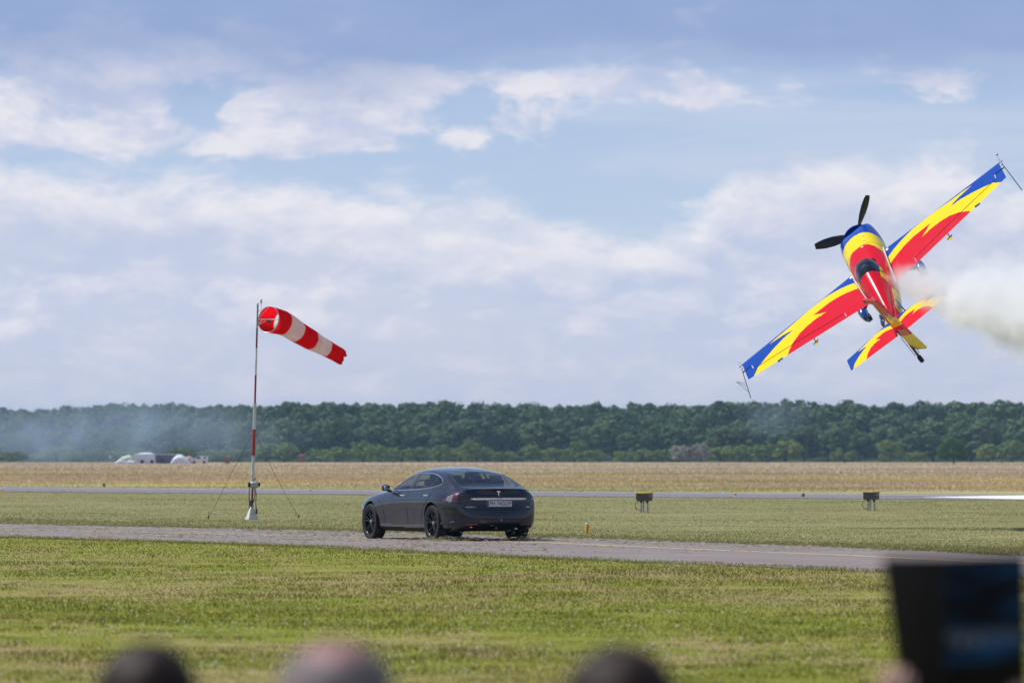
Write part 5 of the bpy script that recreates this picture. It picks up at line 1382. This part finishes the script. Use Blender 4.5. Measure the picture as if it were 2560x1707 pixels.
# ---- tail
for s_ in (1, -1):
    st = lift_surface(150, 46, -2.98, -3.86, -3.22, -3.78, .06, 1.37, .14, .055, s_, plane, 'stabiliser', [(-.1, .52), (.90, .52), (.90, -.1), (1.1, -.1), (1.1, 1.1), (-.1, 1.1)], 'elevator')
FIN = [(-2.75, .36), (-3.30, 1.02), (-3.66, 1.04), (-3.70, -.02), (-3.3, .2)]
mb = MB(); mb.prism(FIN, -.035, .035, 'Y'); mb.build('fin', M['air_red'], plane, False)
rud = empty('rudder', (-3.72, 0, 0), R(31), plane)
def rud_piece(name, poly, mat, th=.05): return MB().prism(poly, -th / 2, th / 2, 'Y').build(name, mat, rud, False)
tx0 = lambda z: -(.19 + (.56 - .19) * (1.16 - z) / 1.52)
rud_piece('rudder_top', [(.36, 1.06), (.34, 1.18), (tx0(1.18), 1.18), (tx0(.62), .62), (.0, .62), (.0, 1.05)], M['air_red'])
rud_piece('rudder_flash', [(0, .62), (tx0(.62), .62), (tx0(.40), .40), (0, .30)], M['air_yellow'])
rud_piece('rudder_middle', [(0, .30), (tx0(.40), .40), (tx0(.10), .10), (0, .02)], M['air_red'])
rud_piece('rudder_bottom', [(0, .02), (tx0(.10), .10), (tx0(-.36), -.36), (-.12, -.40), (0, -.22)], M['air_yellow'])
for z0, z1 in ((.70, .50), (.72, .58)):
    MB().tube([(-.03, .028, z0), (-.26, .028, z1)], .010, 5).build('rudder_emblem', M['white'], rud)
MB().tube([(-.06, .028, .50), (-.24, .028, .72)], .010, 5).build('rudder_emblem', M['white'], rud)
MB().tube([(.30, .03, 1.12), (.30, -.03, 1.12)], .035, 10).build('tail_light', M['dark_grey'], rud)
text_part('rudder_lettering', 'EXTRA', .075, M['white'], rud, (-.20, .029, .22), (math.pi / 2, 0, math.pi), .001)
# tail wheel
tw = empty('tail_wheel', (-3.72, 0, -.2), 0, plane)
MB().tube([(.25, 0, .12), (0, .0, -.08), (-.22, 0, -.30)], [.04, .032, .026], 8).build('spring_leg', M['dark_grey'], tw)
for yy in (.07, -.07): MB().tube([(.12, yy, .15), (-.05, yy, -.15), (-.18, yy * .8, -.28), (-.16, yy * .3, -.30)], .008, 6).build('steering_link', M['grey_metal'], tw)
MB().lathe([(.02, -.04), (.075, -.045), (.092, -.025), (.095, 0), (.092, .025), (.075, .045), (.02, .04)], 24, 'Y', (-.27, 0, -.38)).build('tyre', M['rubber'], tw)
MB().lathe([(0, -.05), (.05, -.05), (.05, .05), (0, .05)], 18, 'Y', (-.27, 0, -.38)).build('rim', M['grey_metal'], tw)
# main gear
for s_ in (1, -1):
    lg = MB().tube([(.55, .25 * s_, -.42), (.45, .60 * s_, -.70), (.38, .82 * s_, -.82)], [.07, .055, .045], 10).build('gear_leg', M['air_blue'], plane)
    prof = [(.0, .42), (.05, .38), (.10, .25), (.13, .05), (.125, -.12), (.09, -.30), (.05, -.42), (.0, -.52)]
    mb = MB(); vs, fs = [], []
    for i, (r, x) in enumerate(prof):
        for k in range(20):
            q = 2 * math.pi * k / 20; vs.append((.34 + x, .84 * s_ + r * .85 * math.cos(q), -.83 + r * 1.35 * math.sin(q) + .02))
    fs = [(i * 20 + k, i * 20 + (k + 1) % 20, (i + 1) * 20 + (k + 1) % 20, (i + 1) * 20 + k) for i in range(len(prof) - 1) for k in range(20)]
    MB().add(vs, fs).build('wheel_spat', M['air_blue'], plane)
    wh = empty('main_wheel', (.34, .84 * s_, -.94), 0, plane)
    MB().lathe([(.04, -.05), (.13, -.055), (.155, -.03), (.16, 0), (.155, .03), (.13, .055), (.04, .05)], 24, 'Y').build('tyre', M['rubber'], wh)
    MB().lathe([(0, -.056), (.07, -.056), (.07, .056), (0, .056)], 18, 'Y').build('rim', M['grey_metal'], wh)
    MB().box(.10, .76 * s_, -.90, .22, .06, .12, .02).build('brake_caliper', M['black'], plane)
# propeller
HUB = Vector((2.17, 0, .0))
MB().lathe([(0, .30), (.04, .29), (.095, .22), (.15, .10), (.175, 0), (.175, -.09), (0, -.09)], 32, 'X', HUB).build('spinner', M['air_blue'], plane)
for k, aa in enumerate((24.4, 142.5, 262.0)):
    a = R(aa); d = Vector((0, math.cos(a), math.sin(a))); p = Vector((0, -math.sin(a), math.cos(a)))
    vs, fs = [], []; st_ = [(.08, .05, 70), (.18, .065, 58), (.35, .10, 46), (.55, .118, 36), (.75, .112, 29), (.92, .085, 24), (1.0, .062, 22)]
    for (r, hw, tw_) in st_:
        ct, sn = math.cos(R(tw_)), math.sin(R(tw_)); u = p * ct + Vector((1, 0, 0)) * sn; n2 = Vector((1, 0, 0)) * ct - p * sn
        for q in np.linspace(0, 2 * math.pi, 13)[:-1]: vs.append(HUB + d * r + u * hw * math.cos(q) + n2 * .014 * math.sin(q))
    n_b = 12
    fs = [(i * n_b + j, i * n_b + (j + 1) % n_b, (i + 1) * n_b + (j + 1) % n_b, (i + 1) * n_b + j) for i in range(len(st_) - 1) for j in range(n_b)]
    fs += [tuple(range(n_b)), tuple((len(st_) - 1) * n_b + j for j in range(n_b))]
    MB().add(vs, fs).build('propeller_blade', M['prop_black'], plane, True, 60)
# registration along both flanks
for s_ in (1, -1):
    ox = -2.35; slope = math.atan((.305 - .115) / 1.5)
    wv = float(pchip(FS_X, FS_W, np.array([ox]))[0])
    if s_ < 0: text_part('registration', 'YR-EXB', .30, M['air_blue'], plane, (ox, -wv - .012, .04), (math.pi / 2 - .05, 0, slope * .9), .012, 1.0, .25)
    else: text_part('registration', 'YR-EXB', .30, M['air_blue'], plane, (ox, wv + .012, .04), (math.pi / 2 - .05, 0, math.pi - slope * .9), .012, 1.0, .25)
# pilot under the canopy
PILOT = plane.matrix_world @ Vector((-.86, 0, .30))
mb = MB()
prof = [(.0, -.12), (.15, -.10), (.19, .0), (.17, .09), (.07, .13), (.06, .16), (.095, .20), (.118, .26), (.11, .32), (.07, .365), (.0, .38)]
mb.lathe([(r, h) for r, h in prof], 24)
pil = mb.build('person', pmat('pilot_helmet_and_suit', (.30, .32, .36), .4, var=.3, scale=12))
pil.matrix_world = plane.matrix_world @ Matrix.Translation((-.86, 0, .28))
tag(pil, 'pilot in helmet sitting under the tinted aeroplane canopy', 'person')
# ------------------------------------------------------------------ spectators in front, seen from behind
def figure(name, loc, H, label, top, trousers, hair, arms=None, hair_kind='full', rz=0.0):
    k = H / 1.76
    vs, es, rad = [], [], []
    def v(p, r): vs.append(Vector(p) * k); rad.append((r * k, r * k) if not isinstance(r, tuple) else (r[0] * k, r[1] * k)); return len(vs) - 1
    def chain(i, pts):
        for p, r in pts:
            j = v(p, r); es.append((i, j)); i = j
        return i
    pel = v((0, 0, .96), (.15, .11))
    ch = chain(pel, [((0, .0, 1.12), (.135, .10)), ((0, .0, 1.30), (.155, .11)), ((0, -.01, 1.43), (.12, .09))])
    nk = chain(ch, [((0, .0, 1.51), .056), ((0, .015, 1.57), (.066, .075)), ((0, .03, 1.635), (.082, .098)), ((0, .02, 1.695), (.070, .085))])
    chain(nk - 1, [((0, .125, 1.62), .016)])
    for s in (-1, 1): chain(nk - 1, [((.088 * s, .01, 1.63), .016)])
    for s in (-1, 1):
        hip = chain(pel, [((.10 * s, 0, .88), .088), ((.11 * s, .02, .50), .060), ((.11 * s, -.02, .09), .042), ((.12 * s, .13, .035), .034)])
        sh = chain(ch, [((.19 * s, -.01, 1.42), .062)])
        if arms: el_, wr, fn = arms[s]
        else: el_, wr, fn = Vector((.25 * s, -.03, 1.13)), Vector((.25 * s, .07, .90)), Vector((0, .08, -1)).normalized()
        w_i = chain(sh, [(el_, .044), (wr, .030)])
        fn = Vector(fn).normalized(); side = fn.cross(Vector((0, 1, 0))); side = side.normalized() if side.length > .1 else Vector((1, 0, 0)); cur = side.cross(fn).normalized()
        pm_ = Vector(wr) + fn * .05; pi_ = chain(w_i, [(pm_, (.036, .020))])
        for fi_, (o_, ln) in enumerate(((-.030, .060), (-.010, .072), (.010, .068), (.029, .052))):
            b0 = pm_ + fn * .045 + side * o_
            chain(pi_, [(b0, .0098), (b0 + fn * ln * .5 + cur * .010, .0088), (b0 + fn * ln * .85 + cur * .035, .0078)])
        t0 = pm_ - side * .038 - fn * .005
        chain(pi_, [(t0, .0115), (t0 - side * .018 + fn * .030 + cur * .012, .0098), (t0 - side * .015 + fn * .056 + cur * .030, .0085)])
    me = bpy.data.meshes.new(name); me.from_pydata([tuple(p) for p in vs], es, [])
    tmp = bpy.data.objects.new('tmp', me); COL.objects.link(tmp)
    sk = tmp.modifiers.new('skin', 'SKIN'); sk.use_smooth_shade = True
    for i, r in enumerate(rad): me.skin_vertices[0].data[i].radius = r; me.skin_vertices[0].data[i].use_root = (i == 0)
    sb = tmp.modifiers.new('sub', 'SUBSURF'); sb.levels = 2; sb.render_levels = 2
    bpy.context.view_layer.update()
    fm = bpy.data.meshes.new_from_object(tmp.evaluated_get(bpy.context.evaluated_depsgraph_get())); fm.name = name
    bpy.data.objects.remove(tmp)
    fm.materials.clear()
    for m_ in (M[top], M['skin'], M[trousers]): fm.materials.append(m_)
    hands = [Vector(arms[s][1]) * k if arms else Vector((.25 * s, .07, .90)) * k for s in (-1, 1)]
    fds = [Vector(arms[s][2]).normalized() if arms else Vector((0, .08, -1)).normalized() for s in (-1, 1)]
    for p in fm.polygons:
        c_ = p.center; mi = 0
        if c_.z > 1.50 * k and abs(c_.x) < .14 and not (arms and abs(c_.x) > .12): mi = 1
        elif c_.z < .98 * k and abs(c_.x) < .21: mi = 2
        for h_, f_ in zip(hands, fds):
            if (c_ - h_).dot(f_) > -.03 and (c_ - h_).length < .2: mi = 1
        p.material_index = mi; p.use_smooth = True
    o = bpy.data.objects.new(name, fm); COL.objects.link(o); o.location = loc; o.rotation_euler = (0, 0, rz)
    tag(o, label, 'person')
    # hair
    rg = np.random.default_rng(int(H * 1000)); vs2, fs2 = [], []; n_, m_ = 40, 22
    for i in range(m_ + 1):
        t = math.pi * .62 * i / m_
        for j in range(n_):
            q = 2 * math.pi * j / n_; back = .5 - .5 * math.sin(q)
            tt = t * (.62 + .55 * back)
            r = 1.0 + rg.normal() * .012 + .02 * math.sin(5 * q + 3 * t)
            rx, ry, rzr = (.092, .112, .098)
            vs2.append((rx * r * math.sin(tt) * math.cos(q), .022 + ry * r * math.sin(tt) * math.sin(q), 1.655 + rzr * r * math.cos(tt)))
    for i in range(m_):
        for j in range(n_): fs2.append((i * n_ + j, (i + 1) * n_ + j, (i + 1) * n_ + (j + 1) % n_, i * n_ + (j + 1) % n_))
    vs2 = [(a * k, b * k, c_ * k) for a, b, c_ in vs2]
    if hair_kind == 'full': MB().add(vs2, fs2).build('hair', M[hair], o)
    else:
        vs3 = [(a * .985, b * .985, c_ - .004) for a, b, c_ in vs2]
        MB().add(vs3, fs2).build('scalp', pmat('tanned_scalp', (.30, .165, .15), .55, var=.2, scale=20, spec=.2), o)
        ring = [f for f in fs2 if f[0] // n_ >= 8]
        us = sorted({i for f in ring for i in f}); mp = {u: i for i, u in enumerate(us)}
        MB().add([vs2[u] for u in us], [tuple(mp[i] for i in f) for f in ring]).build('hair', M[hair], o)
    return o
def stand(xp, top_y, D):
    p = pix(xp, top_y, D); z0 = float(ground_z(p.x, D)); return (p.x, D, z0), p.z - z0
for (xp, ty, D, lab, tp_, tr_, hr, hk) in ((368, 1608, 9.9, 'dark haired spectator seen from behind, leftmost of the three blurred heads', 'cloth_dark', 'cloth_blue', 'hair_dark', 'full'),
                                           (840, 1596, 8.7, 'balding spectator with thin grey hair, the middle blurred head at the bottom', 'cloth_grey', 'cloth_dark', 'hair_grey', 'bald'),
                                           (1552, 1614, 8.9, 'dark haired spectator seen from behind, rightmost of the three blurred heads', 'cloth_blue', 'cloth_dark', 'hair_dark', 'full')):
    loc, H = stand(xp, ty, D); figure('person', loc, H * 1.76 / 1.753, lab, tp_, tr_, hr, None, hk)
# person at the right holding up a tablet in a folding cover
TD = 11.4; TS = FPX / TD
tl = pix(2352, 1390, TD); tr = pix(2566, 1386, TD)
tab = empty('tablet_computer', (tl.x, TD, tl.z)); tag(tab, 'black tablet computer in an open folding cover held up at the right', 'tablet')
tab.rotation_euler = (R(6), R(-1.5), 0)
w_ = tr.x - tl.x; h_ = .33
MB().box(w_ / 2, 0, -h_ / 2, w_, .009, h_, .004).build('case', M['black'], tab)
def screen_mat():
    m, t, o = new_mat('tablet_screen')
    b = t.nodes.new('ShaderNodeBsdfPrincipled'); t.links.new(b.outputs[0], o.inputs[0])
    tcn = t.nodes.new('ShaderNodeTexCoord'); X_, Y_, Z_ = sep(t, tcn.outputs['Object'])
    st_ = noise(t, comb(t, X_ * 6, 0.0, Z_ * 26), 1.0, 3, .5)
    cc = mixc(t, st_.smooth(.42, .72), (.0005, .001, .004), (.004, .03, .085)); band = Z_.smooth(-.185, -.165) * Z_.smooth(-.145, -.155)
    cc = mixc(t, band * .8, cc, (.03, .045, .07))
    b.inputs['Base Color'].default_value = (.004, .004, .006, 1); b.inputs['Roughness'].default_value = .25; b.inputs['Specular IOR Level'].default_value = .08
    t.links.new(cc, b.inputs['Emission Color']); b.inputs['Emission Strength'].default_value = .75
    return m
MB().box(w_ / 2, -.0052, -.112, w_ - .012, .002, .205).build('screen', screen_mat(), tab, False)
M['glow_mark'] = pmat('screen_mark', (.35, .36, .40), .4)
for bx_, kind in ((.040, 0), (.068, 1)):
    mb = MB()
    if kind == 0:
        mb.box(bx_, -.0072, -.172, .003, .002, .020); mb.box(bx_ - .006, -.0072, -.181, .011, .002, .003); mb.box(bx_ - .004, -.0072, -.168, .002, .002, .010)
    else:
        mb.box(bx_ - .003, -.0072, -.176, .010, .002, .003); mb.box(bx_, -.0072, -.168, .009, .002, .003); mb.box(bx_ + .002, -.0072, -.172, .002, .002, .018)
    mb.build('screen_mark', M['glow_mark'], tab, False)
cv = MB().box(-.085, 0, -.18, .17, .006, .36, .003).build('folding_cover', pmat('dark_grey_cover', (.009, .008, .0105), .7, var=.15, scale=30, spec=.08), tab)
cv.rotation_euler = (R(4), R(-5), R(-50))
hand_l = pix(2214, 1712, TD - .05); hand_r = pix(2560, 1760, TD - .02)
px_b = pix(2440, 1800, 11.0).x; zb = float(ground_z(px_b, 11.0)); HH = 1.55; kk = HH / 1.76
def loc_(p): return ((Vector(p) - Vector((px_b, 11.0, zb))) / kk)
figure('person', (px_b, 11.0, zb), HH, 'person holding up a tablet at the right, only the hand in view', 'cloth_dark', 'cloth_dark', 'hair_dark',
       {-1: (loc_(hand_l) + Vector((-.08, -.05, -.30)), loc_(hand_l) + Vector((-.02, -.02, -.10)), Vector((.42, .1, 1))),
        1: (loc_(hand_r) + Vector((.12, -.05, -.28)), loc_(hand_r) + Vector((.03, -.02, -.10)), Vector((-.35, .1, 1)))})

# ------------------------------------------------------------------ smoke and haze
def smoke_mat(name, col, dens, fn, step=.5, aniso=.2):
    m, t, o = new_mat(name)
    pv = t.nodes.new('ShaderNodeVolumePrincipled'); t.links.new(pv.outputs[0], o.inputs['Volume'])
    pv.inputs['Color'].default_value = (*col, 1); pv.inputs['Anisotropy'].default_value = aniso
    tcn = t.nodes.new('ShaderNodeTexCoord')
    d = fn(t, tcn.outputs['Object']) * dens
    t.links.new(d.max(0.0).s, pv.inputs['Density'])
    m.cycles.volume_step_rate = step
    return m
def trail_density(t, vec):
    X_, Y_, Z_ = sep(t, vec)
    n1 = noise(t, vec, 1.5, 5, .6, .4) - .5; n2 = noise(t, vec, 5.0, 3, .6) - .5
    r = (Y_ * Y_ + Z_ * Z_).sqrt() / (X_ * .10 + .36)
    return ((r * -1) + 1.05 + n1 * 2.0 + n2 * .9).clamp().pow(1.3) * X_.smooth(-.15, .3) * (X_.smooth(1.5, 6.0) * .6 + .4)
S0 = pix(2238, 700, 128.6); SD = Vector((.36, -.92, -.115)).normalized()
LN = 15.0; mb = MB(); mb.lathe([(0, -.2), (.40, -.2), (.60, .8), (.45 + .16 * LN, LN), (0, LN)], 24, 'X')
sm = mb.build('smoke_trail', smoke_mat('white_display_smoke', (.988, .989, 1.0), 6.0, trail_density, .35, .25))
sm.location = S0; sm.rotation_euler = SD.to_track_quat('X', 'Z').to_euler()
tag(sm, 'white display smoke trailing from the aeroplane to the right', 'smoke', kind='stuff')
def puff(name, xp, yp, D, rx, ry, rz, dens, col, label, fs_=.09):
    def fn(t, vec):
        X_, Y_, Z_ = sep(t, vec); r = (X_ * X_ * (1 / rx ** 2) + Y_ * Y_ * (1 / ry ** 2) + Z_ * Z_ * (1 / rz ** 2)).sqrt()
        return ((r * -1) + 1.0).clamp() * ((noise(t, vec, fs_, 4, .6, .5) - .32) * 2.6).max(0.0)
    o = MB().ball(0, 0, 0, rx, ry, rz, 24, 14).build(name, smoke_mat('blue_smoke', col, dens, fn, .6, .3)); o.location = pix(xp, yp, D)
    return tag(o, label, 'smoke', kind='stuff')
puff('drifting_smoke', 180, 1085, 1352, 62, 14, 11, .075, (.62, .78, 1.0), 'thin blue smoke drifting before the wood at the left')
puff('smoke_wisp', 1935, 1040, 1385, 11, 6, 6.5, .055, (.66, .80, 1.0), 'small pale smoke wisp in front of the wood below the aeroplane', .2)
hz = MB().box(0, 4900, 13, 16000, 10200, 29.0).build('haze', None, None, False)
m, t, o_ = new_mat('airy_haze'); pv = t.nodes.new('ShaderNodeVolumePrincipled'); t.links.new(pv.outputs[0], o_.inputs['Volume'])
pv.inputs['Color'].default_value = (.42, .66, 1.0, 1); pv.inputs['Density'].default_value = .000075; pv.inputs['Anisotropy'].default_value = .2
m.cycles.homogeneous_volume = True; hz.data.materials.append(m); tag(hz, 'pale blue summer haze lying over the airfield', 'haze', kind='stuff')
